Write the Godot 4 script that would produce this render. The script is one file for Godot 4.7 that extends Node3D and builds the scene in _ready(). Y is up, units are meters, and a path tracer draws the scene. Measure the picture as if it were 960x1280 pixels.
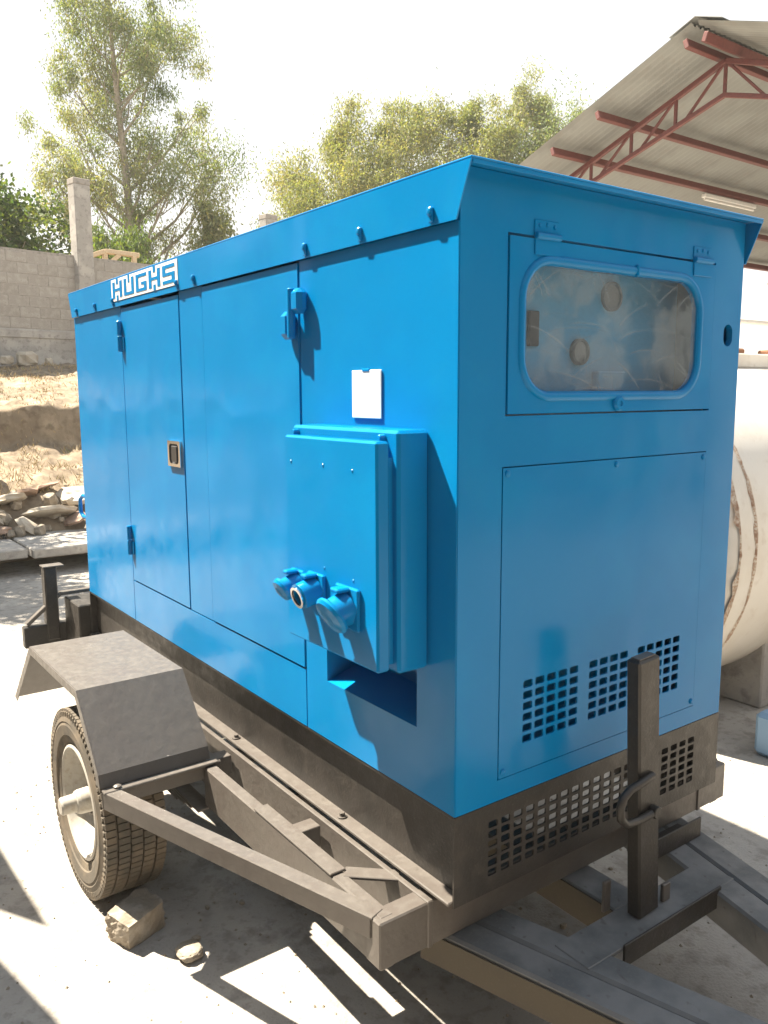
extends Node3D

# ---------------------------------------------------------------- mesh builder
class MB:
	var v := PackedVector3Array()
	var n := PackedVector3Array()
	var c := PackedColorArray()
	var coloured := false

	func tri(a: Vector3, b: Vector3, d: Vector3, na: Vector3, nb: Vector3, nd: Vector3) -> void:
		if (b - a).cross(d - a).dot(na + nb + nd) > 0.0:
			v.append(a); v.append(d); v.append(b)
			n.append(na); n.append(nd); n.append(nb)
		else:
			v.append(a); v.append(b); v.append(d)
			n.append(na); n.append(nb); n.append(nd)

	func quad(a: Vector3, b: Vector3, d: Vector3, e: Vector3, nn: Vector3) -> void:
		tri(a, b, d, nn, nn, nn)
		tri(a, d, e, nn, nn, nn)

	func flat(a: Vector3, b: Vector3, d: Vector3, outward: Vector3) -> void:
		var nn := (b - a).cross(d - a).normalized()
		if nn.dot(outward) < 0.0:
			nn = -nn
		tri(a, b, d, nn, nn, nn)

	func box(at: Vector3, size: Vector3, ch := 0.0, bs := Basis()) -> void:
		var h := size * 0.5
		var k: float = minf(ch, minf(h.x, minf(h.y, h.z)) * 0.8)
		for i in 3:
			var j := (i + 1) % 3
			var l := (i + 2) % 3
			for s: float in [-1.0, 1.0]:
				var q: Array[Vector3] = []
				for m: Vector2 in [Vector2(-1, -1), Vector2(1, -1), Vector2(1, 1), Vector2(-1, 1)]:
					var p := Vector3()
					p[i] = s * h[i]; p[j] = m.x * (h[j] - k); p[l] = m.y * (h[l] - k)
					q.append(at + bs * p)
				var nn := Vector3(); nn[i] = s
				quad(q[0], q[1], q[2], q[3], bs * nn)
				if k > 0.0:
					for t: float in [-1.0, 1.0]:
						var e: Array[Vector3] = []
						for u: float in [-1.0, 1.0]:
							var p1 := Vector3(); p1[i] = s * h[i]; p1[j] = t * (h[j] - k); p1[l] = u * (h[l] - k)
							var p2 := Vector3(); p2[i] = s * (h[i] - k); p2[j] = t * h[j]; p2[l] = u * (h[l] - k)
							e.append(at + bs * p1); e.append(at + bs * p2)
						var en := Vector3(); en[i] = s; en[j] = t
						quad(e[0], e[1], e[3], e[2], (bs * en).normalized())
		if k > 0.0:
			for sx: float in [-1.0, 1.0]:
				for sy: float in [-1.0, 1.0]:
					for sz: float in [-1.0, 1.0]:
						var nn2 := (bs * Vector3(sx, sy, sz)).normalized()
						tri(at + bs * Vector3(sx * h.x, sy * (h.y - k), sz * (h.z - k)), at + bs * Vector3(sx * (h.x - k), sy * h.y, sz * (h.z - k)), at + bs * Vector3(sx * (h.x - k), sy * (h.y - k), sz * h.z), nn2, nn2, nn2)

	# a box given by its two opposite corners
	func slab(a: Vector3, b: Vector3, ch := 0.0) -> void:
		box((a + b) * 0.5, (b - a).abs(), ch)

	# a bar of rectangular section from a to b; w across, t up
	func bar(a: Vector3, b: Vector3, w: float, t: float, ch := 0.0, up := Vector3.UP) -> void:
		var z := (b - a).normalized()
		var x := up.cross(z).normalized()
		var y := z.cross(x)
		box((a + b) * 0.5, Vector3(w, t, (b - a).length()), ch, Basis(x, y, z))

	func lathe(at: Vector3, axis: Vector3, prof: PackedVector2Array, seg := 24) -> void:
		var z := axis.normalized()
		var x := z.cross(Vector3.UP if absf(z.y) < 0.9 else Vector3.RIGHT).normalized()
		var y := z.cross(x)
		for i in prof.size() - 1:
			var p := prof[i]
			var q := prof[i + 1]
			var sl := Vector2(q.y - p.y, -(q.x - p.x)).normalized()
			for s in seg:
				var a0 := TAU * s / seg
				var a1 := TAU * (s + 1) / seg
				var d0 := x * cos(a0) + y * sin(a0)
				var d1 := x * cos(a1) + y * sin(a1)
				var n0 := d0 * sl.x + z * sl.y
				var n1 := d1 * sl.x + z * sl.y
				var A := at + d0 * p.x + z * p.y
				var B := at + d1 * p.x + z * p.y
				var C := at + d1 * q.x + z * q.y
				var D := at + d0 * q.x + z * q.y
				if q.x > 1e-5:
					tri(A, C, D, n0, n1, n0)
				if p.x > 1e-5:
					tri(A, B, C, n0, n1, n1)

	func cyl(a: Vector3, b: Vector3, ra: float, rb: float, seg := 16, ch := 0.0) -> void:
		var l := (b - a).length()
		if ch > 0.0:
			lathe(a, b - a, PackedVector2Array([Vector2(0, 0), Vector2(ra - ch, 0), Vector2(ra, ch), Vector2(rb, l - ch), Vector2(rb - ch, l), Vector2(0, l)]), seg)
		else:
			lathe(a, b - a, PackedVector2Array([Vector2(0, 0), Vector2(ra, 0), Vector2(rb, l), Vector2(0, l)]), seg)

	func tube(pts: PackedVector3Array, rad: PackedFloat32Array, seg := 8) -> void:
		var prev: Array[Vector3] = []
		var prevn: Array[Vector3] = []
		var x := Vector3()
		for i in pts.size():
			var t := (pts[mini(i + 1, pts.size() - 1)] - pts[maxi(i - 1, 0)]).normalized()
			if i == 0:
				x = t.cross(Vector3.UP if absf(t.y) < 0.9 else Vector3.RIGHT).normalized()
			else:
				x = (x - t * x.dot(t)).normalized()
			var y := t.cross(x)
			var r: float = rad[mini(i, rad.size() - 1)]
			var ring: Array[Vector3] = []
			var rn: Array[Vector3] = []
			for s in seg:
				var a := TAU * s / seg
				var d := x * cos(a) + y * sin(a)
				ring.append(pts[i] + d * r); rn.append(d)
			if i > 0:
				for s in seg:
					var s2 := (s + 1) % seg
					tri(prev[s], prev[s2], ring[s2], prevn[s], prevn[s2], rn[s2])
					tri(prev[s], ring[s2], ring[s], prevn[s], rn[s2], rn[s])
			if i == 0 or i == pts.size() - 1:
				var o := -t if i == 0 else t
				for s in range(1, seg - 1):
					tri(ring[0], ring[s], ring[s + 1], o, o, o)
			prev = ring; prevn = rn

	# polygon in the xy plane of fr, from z = 0 to z = depth
	func prism(poly: PackedVector2Array, fr: Transform3D, depth: float) -> void:
		var ids := Geometry2D.triangulate_polygon(poly)
		var zn := fr.basis.z.normalized()
		for i in range(0, ids.size(), 3):
			var p: Array[Vector3] = []
			for k in 3:
				var w := poly[ids[i + k]]
				p.append(fr * Vector3(w.x, w.y, 0))
			tri(p[0], p[1], p[2], -zn, -zn, -zn)
			var o := fr.basis.z * depth
			tri(p[0] + o, p[1] + o, p[2] + o, zn, zn, zn)
		var area := 0.0
		for i in poly.size():
			area += poly[i].cross(poly[(i + 1) % poly.size()])
		for i in poly.size():
			var a := poly[i]
			var b := poly[(i + 1) % poly.size()]
			var e := (b - a).normalized()
			var nn := Vector3(e.y, -e.x, 0) * signf(area)
			quad(fr * Vector3(a.x, a.y, 0), fr * Vector3(b.x, b.y, 0), fr * Vector3(b.x, b.y, depth), fr * Vector3(a.x, a.y, depth), (fr.basis * nn).normalized())

	# plate in the xy plane of fr (front at z = 0, back at z = -thick) with rounded rectangular holes [x0, y0, x1, y1, radius]
	func plate(x0: float, y0: float, x1: float, y1: float, holes: Array, fr: Transform3D, thick: float) -> void:
		var xs: Array[float] = [x0, x1]
		var ys: Array[float] = [y0, y1]
		for h in holes:
			for e in [h[0], h[2]]:
				if not xs.has(e): xs.append(e)
			for e in [h[1], h[3]]:
				if not ys.has(e): ys.append(e)
		xs.sort(); ys.sort()
		var zn := fr.basis.z.normalized()
		var back := fr.basis.z * -thick
		for j in ys.size() - 1:
			var cy := (ys[j] + ys[j + 1]) * 0.5
			var i := 0
			while i < xs.size() - 1:
				if _in(holes, (xs[i] + xs[i + 1]) * 0.5, cy):
					i += 1
					continue
				var k := i
				while k < xs.size() - 1 and not _in(holes, (xs[k] + xs[k + 1]) * 0.5, cy):
					k += 1
				var a := fr * Vector3(xs[i], ys[j], 0)
				var b := fr * Vector3(xs[k], ys[j], 0)
				var d := fr * Vector3(xs[k], ys[j + 1], 0)
				var e2 := fr * Vector3(xs[i], ys[j + 1], 0)
				quad(a, b, d, e2, zn)
				quad(a + back, b + back, d + back, e2 + back, -zn)
				i = k
		var rim := [[Vector2(x0, y0), Vector2(x1, y0), Vector2(0, -1)], [Vector2(x1, y0), Vector2(x1, y1), Vector2(1, 0)], [Vector2(x1, y1), Vector2(x0, y1), Vector2(0, 1)], [Vector2(x0, y1), Vector2(x0, y0), Vector2(-1, 0)]]
		for r in rim:
			_wall(r[0], r[1], r[2], fr, thick)
		for h in holes:
			var rad: float = h[4]
			var seg := 3 if rad < 0.02 else 8
			var loop := PackedVector2Array()
			var cs := [[Vector2(h[2], h[3]), Vector2(-1, -1), 0.0], [Vector2(h[0], h[3]), Vector2(1, -1), PI / 2], [Vector2(h[0], h[1]), Vector2(1, 1), PI], [Vector2(h[2], h[1]), Vector2(-1, 1), PI * 1.5]]
			for q in cs:
				var corner: Vector2 = q[0]
				var dd: Vector2 = q[1]
				var mid := corner + dd * rad
				var from := loop.size()
				for s in seg + 1:
					var an: float = q[2] + PI / 2 * s / seg
					loop.append(mid + Vector2(cos(an), sin(an)) * rad)
				if rad > 0.0:
					for s in seg:
						var p0 := loop[from + s]
						var p1 := loop[from + s + 1]
						var A := fr * Vector3(corner.x, corner.y, 0)
						var B := fr * Vector3(p0.x, p0.y, 0)
						var C := fr * Vector3(p1.x, p1.y, 0)
						tri(A, B, C, zn, zn, zn)
						tri(A + back, B + back, C + back, -zn, -zn, -zn)
			var cen := Vector2(h[0] + h[2], h[1] + h[3]) * 0.5
			for s in loop.size():
				var p0 := loop[s]
				var p1 := loop[(s + 1) % loop.size()]
				if p0.distance_to(p1) > 1e-6:
					var e := (p1 - p0).normalized()
					var nn := Vector2(e.y, -e.x)
					if nn.dot(cen - p0) < 0.0: nn = -nn
					_wall(p0, p1, nn, fr, thick)

	func _wall(p0: Vector2, p1: Vector2, nn: Vector2, fr: Transform3D, thick: float) -> void:
		quad(fr * Vector3(p0.x, p0.y, 0), fr * Vector3(p1.x, p1.y, 0), fr * Vector3(p1.x, p1.y, -thick), fr * Vector3(p0.x, p0.y, -thick), (fr.basis * Vector3(nn.x, nn.y, 0)).normalized())

	func _in(holes: Array, x: float, y: float) -> bool:
		for h in holes:
			if x > h[0] and x < h[2] and y > h[1] and y < h[3]: return true
		return false

	# broken stone: a jittered prism with uneven faces
	func rock(at: Vector3, size: Vector3, rng: RandomNumberGenerator, turn := 0.0, tilt := Vector3()) -> void:
		var bs := Basis.from_euler(Vector3(tilt.x, turn, tilt.z))
		var m := 7
		var rings: Array = []
		for k in 4:
			var yy: float = [-0.5, -0.3, 0.28, 0.5][k]
			var sc: float = [0.8, 1.0, 0.95, 0.72][k]
			var ring: Array[Vector3] = []
			for s in m:
				var a := TAU * (s + 0.25 * sin(s * 3.1)) / m
				var r := 0.5 * sc * rng.randf_range(0.8, 1.12)
				ring.append(at + bs * (Vector3(cos(a) * r, yy + rng.randf_range(-0.07, 0.07), sin(a) * r) * size))
			rings.append(ring)
		for k in 3:
			for s in m:
				var s2 := (s + 1) % m
				var o: Vector3 = (rings[k][s] + rings[k + 1][s2]) * 0.5 - at
				flat(rings[k][s], rings[k][s2], rings[k + 1][s2], o)
				flat(rings[k][s], rings[k + 1][s2], rings[k + 1][s], o)
		for k: int in [0, 3]:
			var cc := Vector3()
			for p: Vector3 in rings[k]: cc += p / m
			for s in m:
				flat(cc, rings[k][s], rings[k][(s + 1) % m], cc - at)

	# weathered block: a dented rounded cube
	func lump(size: Vector3, f: FastNoiseLite, sharp: float, dent: float) -> void:
		var m := 10
		for i in 3:
			for s: float in [-1.0, 1.0]:
				var P: Array = []
				for a in m + 1:
					var row: Array[Vector3] = []
					for b in m + 1:
						var p := Vector3()
						p[i] = s
						p[(i + 1) % 3] = a * 2.0 / m - 1.0
						p[(i + 2) % 3] = b * 2.0 / m - 1.0
						var q := p.normalized().lerp(p, sharp)
						q *= 1.0 + f.get_noise_3dv(q * 40.0) * dent + f.get_noise_3dv(q * 130.0 + Vector3(50, 0, 0)) * dent * 0.4
						row.append(q * size * 0.5)
					P.append(row)
				for a in m:
					for b in m:
						flat(P[a][b], P[a + 1][b], P[a + 1][b + 1], P[a][b])
						flat(P[a][b], P[a + 1][b + 1], P[a][b + 1], P[a][b])

	func mesh() -> ArrayMesh:
		var a := []
		a.resize(Mesh.ARRAY_MAX)
		a[Mesh.ARRAY_VERTEX] = v
		a[Mesh.ARRAY_NORMAL] = n
		if coloured: a[Mesh.ARRAY_COLOR] = c
		var m := ArrayMesh.new()
		m.add_surface_from_arrays(Mesh.PRIMITIVE_TRIANGLES, a)
		return m

# ---------------------------------------------------------------- scene helpers
const GY := 0.84          # the underside of the blue cabinet's floor minus this is the yard
const W := 1.2            # cabinet width, length, wall height, roof height
const L := 3.092
const HT := 1.488
const RT := 1.62
var M := {}
var names := {}
var rng := RandomNumberGenerator.new()

func numbered(s: String) -> String:
	if not names.has(s):
		names[s] = 0
		return s
	names[s] += 1
	return "%s_%03d" % [s, names[s]]

func thing(called: String, label: String, category: String, at := Vector3.ZERO, group := "") -> Node3D:
	var o := Node3D.new()
	o.name = numbered(called)
	o.position = at
	add_child(o, true)
	tag(o, label, category, group)
	return o

func tag(o: Node, label: String, category := "", group := "") -> void:
	o.set_meta("label", label)
	if category: o.set_meta("category", category)
	if group: o.set_meta("group", group)

# commits a builder as ONE named mesh; the builder works in world metres
func obj(called: String, mb: MB, m: Material, parent: Node3D = null) -> MeshInstance3D:
	return inst(called, mb.mesh(), m, parent)

func inst(called: String, mesh: Mesh, m: Material, parent: Node3D = null, at := Vector3.ZERO) -> MeshInstance3D:
	var o := MeshInstance3D.new()
	o.mesh = mesh
	o.material_override = m
	if parent == null:
		o.name = numbered(called)
		add_child(o, true)
		o.position = at
	else:
		o.name = called
		parent.add_child(o, true)
		o.position = at - (parent.position if parent.get_parent() == self else Vector3.ZERO)
		if parent is MeshInstance3D: o.position = at
	return o

func structure(o: Node) -> void: o.set_meta("kind", "structure")
func stuff(o: Node) -> void: o.set_meta("kind", "stuff")

func g(x: float, y: float, z: float) -> Vector3: return Vector3(x, y + GY, z)   # cabinet coordinates to world

# ---------------------------------------------------------------- textures and materials
func field(size: int, freq: float, oct: int, sd: int, ridged := false, gain := 0.55) -> Image:
	var f := FastNoiseLite.new()
	f.seed = sd
	f.noise_type = FastNoiseLite.TYPE_SIMPLEX_SMOOTH
	f.frequency = freq
	f.fractal_type = FastNoiseLite.FRACTAL_RIDGED if ridged else FastNoiseLite.FRACTAL_FBM
	f.fractal_octaves = oct
	f.fractal_gain = gain
	return f.get_seamless_image(size, size)

# base and layers are linear colours; each layer is [field, colour, from, to, strength]
func paint(size: int, base: Color, layers: Array) -> ImageTexture:
	var px := PackedFloat32Array()
	px.resize(size * size * 3)
	for i in size * size:
		px[i * 3] = base.r; px[i * 3 + 1] = base.g; px[i * 3 + 2] = base.b
	for l in layers:
		var d: PackedByteArray = (l[0] as Image).get_data()
		var col: Color = l[1]
		var lo: float = l[2]
		var span: float = l[3] - lo
		var st: float = l[4]
		for i in size * size:
			var t: float = clampf((d[i] / 255.0 - lo) / span, 0.0, 1.0) * st
			if t > 0.0:
				var k := i * 3
				px[k] += (col.r - px[k]) * t
				px[k + 1] += (col.g - px[k + 1]) * t
				px[k + 2] += (col.b - px[k + 2]) * t
	var out := PackedByteArray()
	out.resize(size * size * 3)
	for i in size * size * 3:
		var x := px[i]
		out[i] = int(clampf((1.055 * pow(x, 1.0 / 2.4) - 0.055) if x > 0.0031308 else 12.92 * x, 0.0, 1.0) * 255.0 + 0.5)
	return ImageTexture.create_from_image(Image.create_from_data(size, size, false, Image.FORMAT_RGB8, out))

func grey(img: Image, lo: float, hi: float) -> ImageTexture:
	var d := img.get_data()
	for i in d.size():
		d[i] = int(clampf(lerpf(lo, hi, d[i] / 255.0), 0.0, 1.0) * 255.0)
	return ImageTexture.create_from_image(Image.create_from_data(img.get_width(), img.get_height(), false, Image.FORMAT_L8, d))

func bump(img: Image, scale: float) -> ImageTexture:
	var c: Image = img.duplicate()
	c.convert(Image.FORMAT_RGBA8)
	c.bump_map_to_normal_map(scale)
	return ImageTexture.create_from_image(c)

func mat(albedo: Color, rough: float, metal := 0.0) -> StandardMaterial3D:
	var m := StandardMaterial3D.new()
	m.albedo_color = albedo.linear_to_srgb()
	m.roughness = rough
	m.metallic = metal
	return m

func tmat(tex: Texture2D, tile: float, rough: float, normal: Texture2D = null, nscale := 1.0, rtex: Texture2D = null) -> StandardMaterial3D:
	var m := StandardMaterial3D.new()
	m.albedo_texture = tex
	m.roughness = rough
	m.uv1_triplanar = true
	m.uv1_scale = Vector3.ONE / tile
	if normal:
		m.normal_enabled = true
		m.normal_texture = normal
		m.normal_scale = nscale
	if rtex:
		m.roughness_texture = rtex
		m.roughness = 1.0
	return m

func lin(r: float, gg: float, b: float) -> Color: return Color(r, gg, b)

func make_materials() -> void:
	var fine := field(512, 0.02, 5, 1)
	var coarse := field(512, 0.006, 4, 2)
	var mid := field(512, 0.012, 4, 3)
	var grit := field(512, 0.09, 3, 4, false, 0.7)
	var cracks := field(512, 0.006, 3, 5, true)
	var wave := field(512, 0.004, 2, 6)
	# glossy blue machine enamel, brushed on: thin chalky spots, slight dents
	M.blue = tmat(paint(512, lin(0.001, 0.17, 0.42), [[coarse, lin(0.002, 0.187, 0.44), 0.45, 0.8, 0.8], [fine, lin(0.004, 0.19, 0.42), 0.62, 0.9, 0.35], [grit, lin(0.015, 0.19, 0.4), 0.72, 0.95, 0.25]]), 1.3, 0.3, bump(wave, 3.0), 0.6, grey(fine, 0.1, 0.26))
	M.blue.metallic_specular = 0.28
	M.blue_in = mat(lin(0.05, 0.3, 0.55), 0.5)
	M.dark_in = mat(lin(0.03, 0.03, 0.033), 0.6)
	M.iron = mat(lin(0.16, 0.16, 0.155), 0.6)
	# black satin paint under yard dust
	M.frame = tmat(paint(512, lin(0.09, 0.079, 0.069), [[coarse, lin(0.104, 0.092, 0.08), 0.4, 0.8, 0.7], [fine, lin(0.118, 0.104, 0.09), 0.6, 0.9, 0.4], [mid, lin(0.065, 0.057, 0.05), 0.68, 0.82, 0.35], [grit, lin(0.19, 0.168, 0.142), 0.74, 0.95, 0.35]]), 0.5, 0.42, bump(fine, 2.0), 0.45, grey(fine, 0.32, 0.54))
	M.black = tmat(paint(512, lin(0.017, 0.0145, 0.0125), [[coarse, lin(0.032, 0.027, 0.023), 0.4, 0.8, 0.7], [fine, lin(0.05, 0.042, 0.034), 0.58, 0.9, 0.45], [grit, lin(0.1, 0.086, 0.072), 0.7, 0.95, 0.4]]), 0.8, 0.5, bump(grit, 1.2), 0.35, grey(fine, 0.38, 0.62))
	M.beam = tmat(paint(512, lin(0.1, 0.105, 0.108), [[coarse, lin(0.18, 0.18, 0.178), 0.35, 0.75, 0.8], [grit, lin(0.2, 0.19, 0.17), 0.62, 0.95, 0.5], [cracks, lin(0.04, 0.03, 0.022), 0.86, 0.98, 0.6]]), 0.7, 0.5, bump(fine, 1.5), 0.4, grey(fine, 0.35, 0.6))
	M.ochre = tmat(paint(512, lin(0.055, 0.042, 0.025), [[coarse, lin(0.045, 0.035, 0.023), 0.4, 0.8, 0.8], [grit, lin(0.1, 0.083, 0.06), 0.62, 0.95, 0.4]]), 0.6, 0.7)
	M.steel = mat(lin(0.6, 0.6, 0.6), 0.12, 1.0)
	M.white = tmat(paint(512, lin(0.78, 0.77, 0.74), [[fine, lin(0.6, 0.58, 0.54), 0.55, 0.95, 0.5]]), 0.5, 0.5)
	M.rim = tmat(paint(512, lin(0.4, 0.38, 0.335), [[fine, lin(0.26, 0.215, 0.16), 0.5, 0.9, 0.7], [grit, lin(0.18, 0.11, 0.06), 0.72, 0.95, 0.6]]), 0.4, 0.45)
	M.rubber = tmat(paint(512, lin(0.075, 0.064, 0.05), [[coarse, lin(0.16, 0.125, 0.085), 0.35, 0.8, 0.8], [grit, lin(0.17, 0.14, 0.1), 0.6, 0.95, 0.5]]), 0.5, 0.85)
	M.rust = tmat(paint(512, lin(0.17, 0.075, 0.035), [[fine, lin(0.07, 0.03, 0.018), 0.45, 0.9, 0.8], [grit, lin(0.36, 0.24, 0.15), 0.66, 0.95, 0.6]]), 0.4, 0.9)
	# yard: worn concrete under dust
	var big := field(1024, 0.004, 5, 11)
	var big2 := field(1024, 0.016, 5, 12)
	var bgrit := field(1024, 0.16, 3, 13, false, 0.7)
	var mid1 := field(1024, 0.03, 5, 15, false, 0.65)
	var bcrack := field(1024, 0.0045, 4, 14, true)
	M.yard = tmat(paint(1024, lin(0.32, 0.298, 0.268), [[big, lin(0.39, 0.362, 0.322), 0.42, 0.75, 0.9], [big2, lin(0.17, 0.155, 0.137), 0.54, 0.82, 0.6], [mid1, lin(0.19, 0.168, 0.14), 0.58, 0.76, 0.45], [bcrack, lin(0.1, 0.088, 0.075), 0.93, 0.985, 0.7], [bgrit, lin(0.15, 0.13, 0.11), 0.68, 0.92, 0.5]]), 2.6, 0.95, bump(bgrit, 2.0), 0.5)
	M.soil = tmat(paint(1024, lin(0.19, 0.148, 0.102), [[big, lin(0.33, 0.262, 0.182), 0.42, 0.75, 0.9], [big2, lin(0.1, 0.07, 0.045), 0.5, 0.8, 0.85], [bgrit, lin(0.11, 0.08, 0.05), 0.66, 0.95, 0.7]]), 3.0, 1.0, bump(big2, 4.0), 0.8)
	M.cement = tmat(paint(512, lin(0.33, 0.31, 0.285), [[coarse, lin(0.42, 0.395, 0.36), 0.42, 0.75, 0.9], [fine, lin(0.22, 0.205, 0.19), 0.56, 0.85, 0.7], [grit, lin(0.17, 0.155, 0.14), 0.7, 0.95, 0.5]]), 1.5, 0.95, bump(grit, 2.0), 0.5)
	M.mortar = tmat(paint(512, lin(0.31, 0.285, 0.255), [[fine, lin(0.17, 0.155, 0.14), 0.5, 0.85, 0.7]]), 1.2, 1.0)
	M.blocks = []
	for k in 4:
		var t: float = [0.0, 0.015, -0.015, 0.008][k]
		M.blocks.append(tmat(paint(256, lin(0.31 + t, 0.285 + t, 0.255 + t), [[field(256, 0.02, 4, 40 + k), lin(0.37 + t, 0.345 + t, 0.31 + t), 0.42, 0.75, 0.8], [field(256, 0.12, 3, 50 + k), lin(0.15, 0.135, 0.12), 0.64, 0.95, 0.5]]), 0.9, 1.0))
	M.stone = tmat(paint(512, lin(0.22, 0.185, 0.14), [[coarse, lin(0.32, 0.285, 0.235), 0.42, 0.75, 0.9], [grit, lin(0.16, 0.13, 0.1), 0.62, 0.95, 0.6]]), 0.35, 0.95, bump(grit, 2.0), 0.5)
	M.rubble = tmat(paint(512, lin(0.43, 0.385, 0.32), [[coarse, lin(0.33, 0.275, 0.21), 0.42, 0.75, 0.9], [grit, lin(0.2, 0.16, 0.12), 0.62, 0.95, 0.6]]), 0.8, 0.95)
	M.clay = tmat(paint(512, lin(0.34, 0.24, 0.18), [[coarse, lin(0.26, 0.17, 0.12), 0.42, 0.75, 0.9], [grit, lin(0.16, 0.12, 0.09), 0.62, 0.95, 0.6]]), 0.8, 0.95)
	M.tank = tmat(paint(512, lin(0.66, 0.63, 0.57), [[coarse, lin(0.58, 0.54, 0.47), 0.42, 0.75, 0.7], [fine, lin(0.5, 0.44, 0.36), 0.66, 0.9, 0.5], [grit, lin(0.3, 0.18, 0.1), 0.84, 0.96, 0.8]]), 1.4, 0.5)
	M.seam = tmat(paint(512, lin(0.6, 0.55, 0.47), [[grit, lin(0.3, 0.17, 0.1), 0.4, 0.62, 0.9], [fine, lin(0.2, 0.1, 0.055), 0.5, 0.75, 0.9]]), 0.9, 0.85)
	M.zinc = tmat(paint(512, lin(0.29, 0.295, 0.28), [[coarse, lin(0.23, 0.23, 0.215), 0.42, 0.75, 0.8], [fine, lin(0.28, 0.255, 0.225), 0.62, 0.9, 0.5]]), 2.0, 0.55)
	M.red = tmat(paint(512, lin(0.15, 0.042, 0.036), [[fine, lin(0.1, 0.03, 0.026), 0.45, 0.85, 0.8], [grit, lin(0.3, 0.14, 0.11), 0.68, 0.95, 0.5]]), 0.6, 0.6)
	M.timber = tmat(paint(512, lin(0.55, 0.42, 0.27), [[fine, lin(0.42, 0.3, 0.18), 0.42, 0.8, 0.8]]), 0.5, 0.85)
	M.bark = tmat(paint(512, lin(0.36, 0.31, 0.25), [[mid, lin(0.2, 0.165, 0.125), 0.45, 0.7, 0.8], [grit, lin(0.45, 0.41, 0.35), 0.64, 0.9, 0.5]]), 0.8, 0.95)
	M.leaf = leafmat(1.0)
	M.straw = leafmat(0.3)
	# dusty scratched acrylic: the smears are dirt wiped round in arcs
	var gs := 512
	var al := PackedFloat32Array()
	al.resize(gs * gs)
	var cd := coarse.get_data()
	var fd := grit.get_data()
	for i in gs * gs:
		al[i] = 0.1 + 0.2 * smoothstep(0.35, 0.8, cd[i] / 255.0) + 0.08 * smoothstep(0.6, 0.95, fd[i] / 255.0)
	var wr := RandomNumberGenerator.new()
	wr.seed = 33
	for k in 260:
		# one wipe of a dusty rag: a faint arc
		var cx := wr.randf_range(-100, 612)
		var cy := wr.randf_range(150, 700)
		var rr := wr.randf_range(60, 330)
		var a0 := wr.randf_range(PI, TAU)
		var ln := wr.randf_range(0.3, 1.3)
		var st := wr.randf_range(0.02, 0.16)
		var n := int(rr * ln)
		for q in n:
			var an := a0 + ln * q / n
			var fade := sin(PI * q / n)
			var X := int(cx + cos(an) * rr)
			var Y := int(cy + sin(an) * rr * 0.8)
			for w in 3:
				if X >= 0 and X < gs and Y + w >= 0 and Y + w < gs:
					al[(Y + w) * gs + X] += st * fade
	var d := PackedByteArray()
	d.resize(gs * gs * 4)
	for i in gs * gs:
		d[i * 4] = 140; d[i * 4 + 1] = 152; d[i * 4 + 2] = 158; d[i * 4 + 3] = int(clampf(al[i], 0.0, 0.75) * 255.0)
	M.pane = StandardMaterial3D.new()
	M.pane.albedo_texture = ImageTexture.create_from_image(Image.create_from_data(gs, gs, false, Image.FORMAT_RGBA8, d))
	M.pane.transparency = BaseMaterial3D.TRANSPARENCY_ALPHA
	M.pane.roughness = 0.12
	M.pane.uv1_triplanar = true
	M.pane.uv1_scale = Vector3.ONE / 0.75
	M.pane.uv1_offset = Vector3(0.2, 0.1, 0)

func leafmat(back: float) -> StandardMaterial3D:
	var m := StandardMaterial3D.new()
	m.vertex_color_use_as_albedo = true
	m.roughness = 0.6
	m.backlight_enabled = true
	m.backlight = Color(back, back, back * 0.6)
	m.cull_mode = BaseMaterial3D.CULL_DISABLED
	return m

# ---------------------------------------------------------------- main
func _ready() -> void:
	rng.seed = 7
	# camera
	var cam := Camera3D.new()
	cam.name = "camera"
	cam.position = Vector3(-1.3233, 1.0925 + GY, 1.5088)
	cam.basis = Basis.from_euler(Vector3(-0.1446, -0.6307, -0.0049))
	cam.fov = rad_to_deg(2.0 * atan(640.0 / 1031.46))
	cam.near = 0.05
	cam.far = 900.0
	add_child(cam)
	cam.make_current()
	# bright hazy sky
	var sm := ProceduralSkyMaterial.new()
	sm.sky_top_color = Color(0.8, 0.85, 0.92)
	sm.sky_horizon_color = Color(1.0, 0.995, 0.98)
	sm.sky_curve = 0.5
	sm.ground_horizon_color = Color(0.6, 0.55, 0.48)
	sm.ground_bottom_color = Color(0.45, 0.4, 0.34)
	sm.sky_energy_multiplier = 0.575
	sm.ground_energy_multiplier = 0.5
	var sky := Sky.new()
	sky.sky_material = sm
	var env := Environment.new()
	env.background_mode = Environment.BG_SKY
	env.sky = sky
	env.tonemap_mode = Environment.TONE_MAPPER_LINEAR
	env.tonemap_exposure = 4.5
	env.fog_enabled = true
	env.fog_density = 0.0014
	env.fog_light_color = Color(0.96, 0.96, 0.93)
	env.sdfgi_enabled = true
	env.ssao_enabled = true
	env.ssil_enabled = true
	var we := WorldEnvironment.new()
	we.environment = env
	add_child(we)
	var sun := DirectionalLight3D.new()
	sun.name = "sun"
	sun.light_energy = 1.6
	sun.light_color = Color(1.0, 0.955, 0.88)
	sun.light_angular_distance = 0.6
	sun.shadow_enabled = true
	add_child(sun)
	sun.look_at_from_position(Vector3.ZERO, Vector3(0.32, -1.0, 0.58), Vector3.UP)

	make_materials()
	build_ground()
	build_wall()
	build_shed()
	build_tank()
	build_trees()
	build_generator()
	build_trailer()
	build_small()

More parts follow.
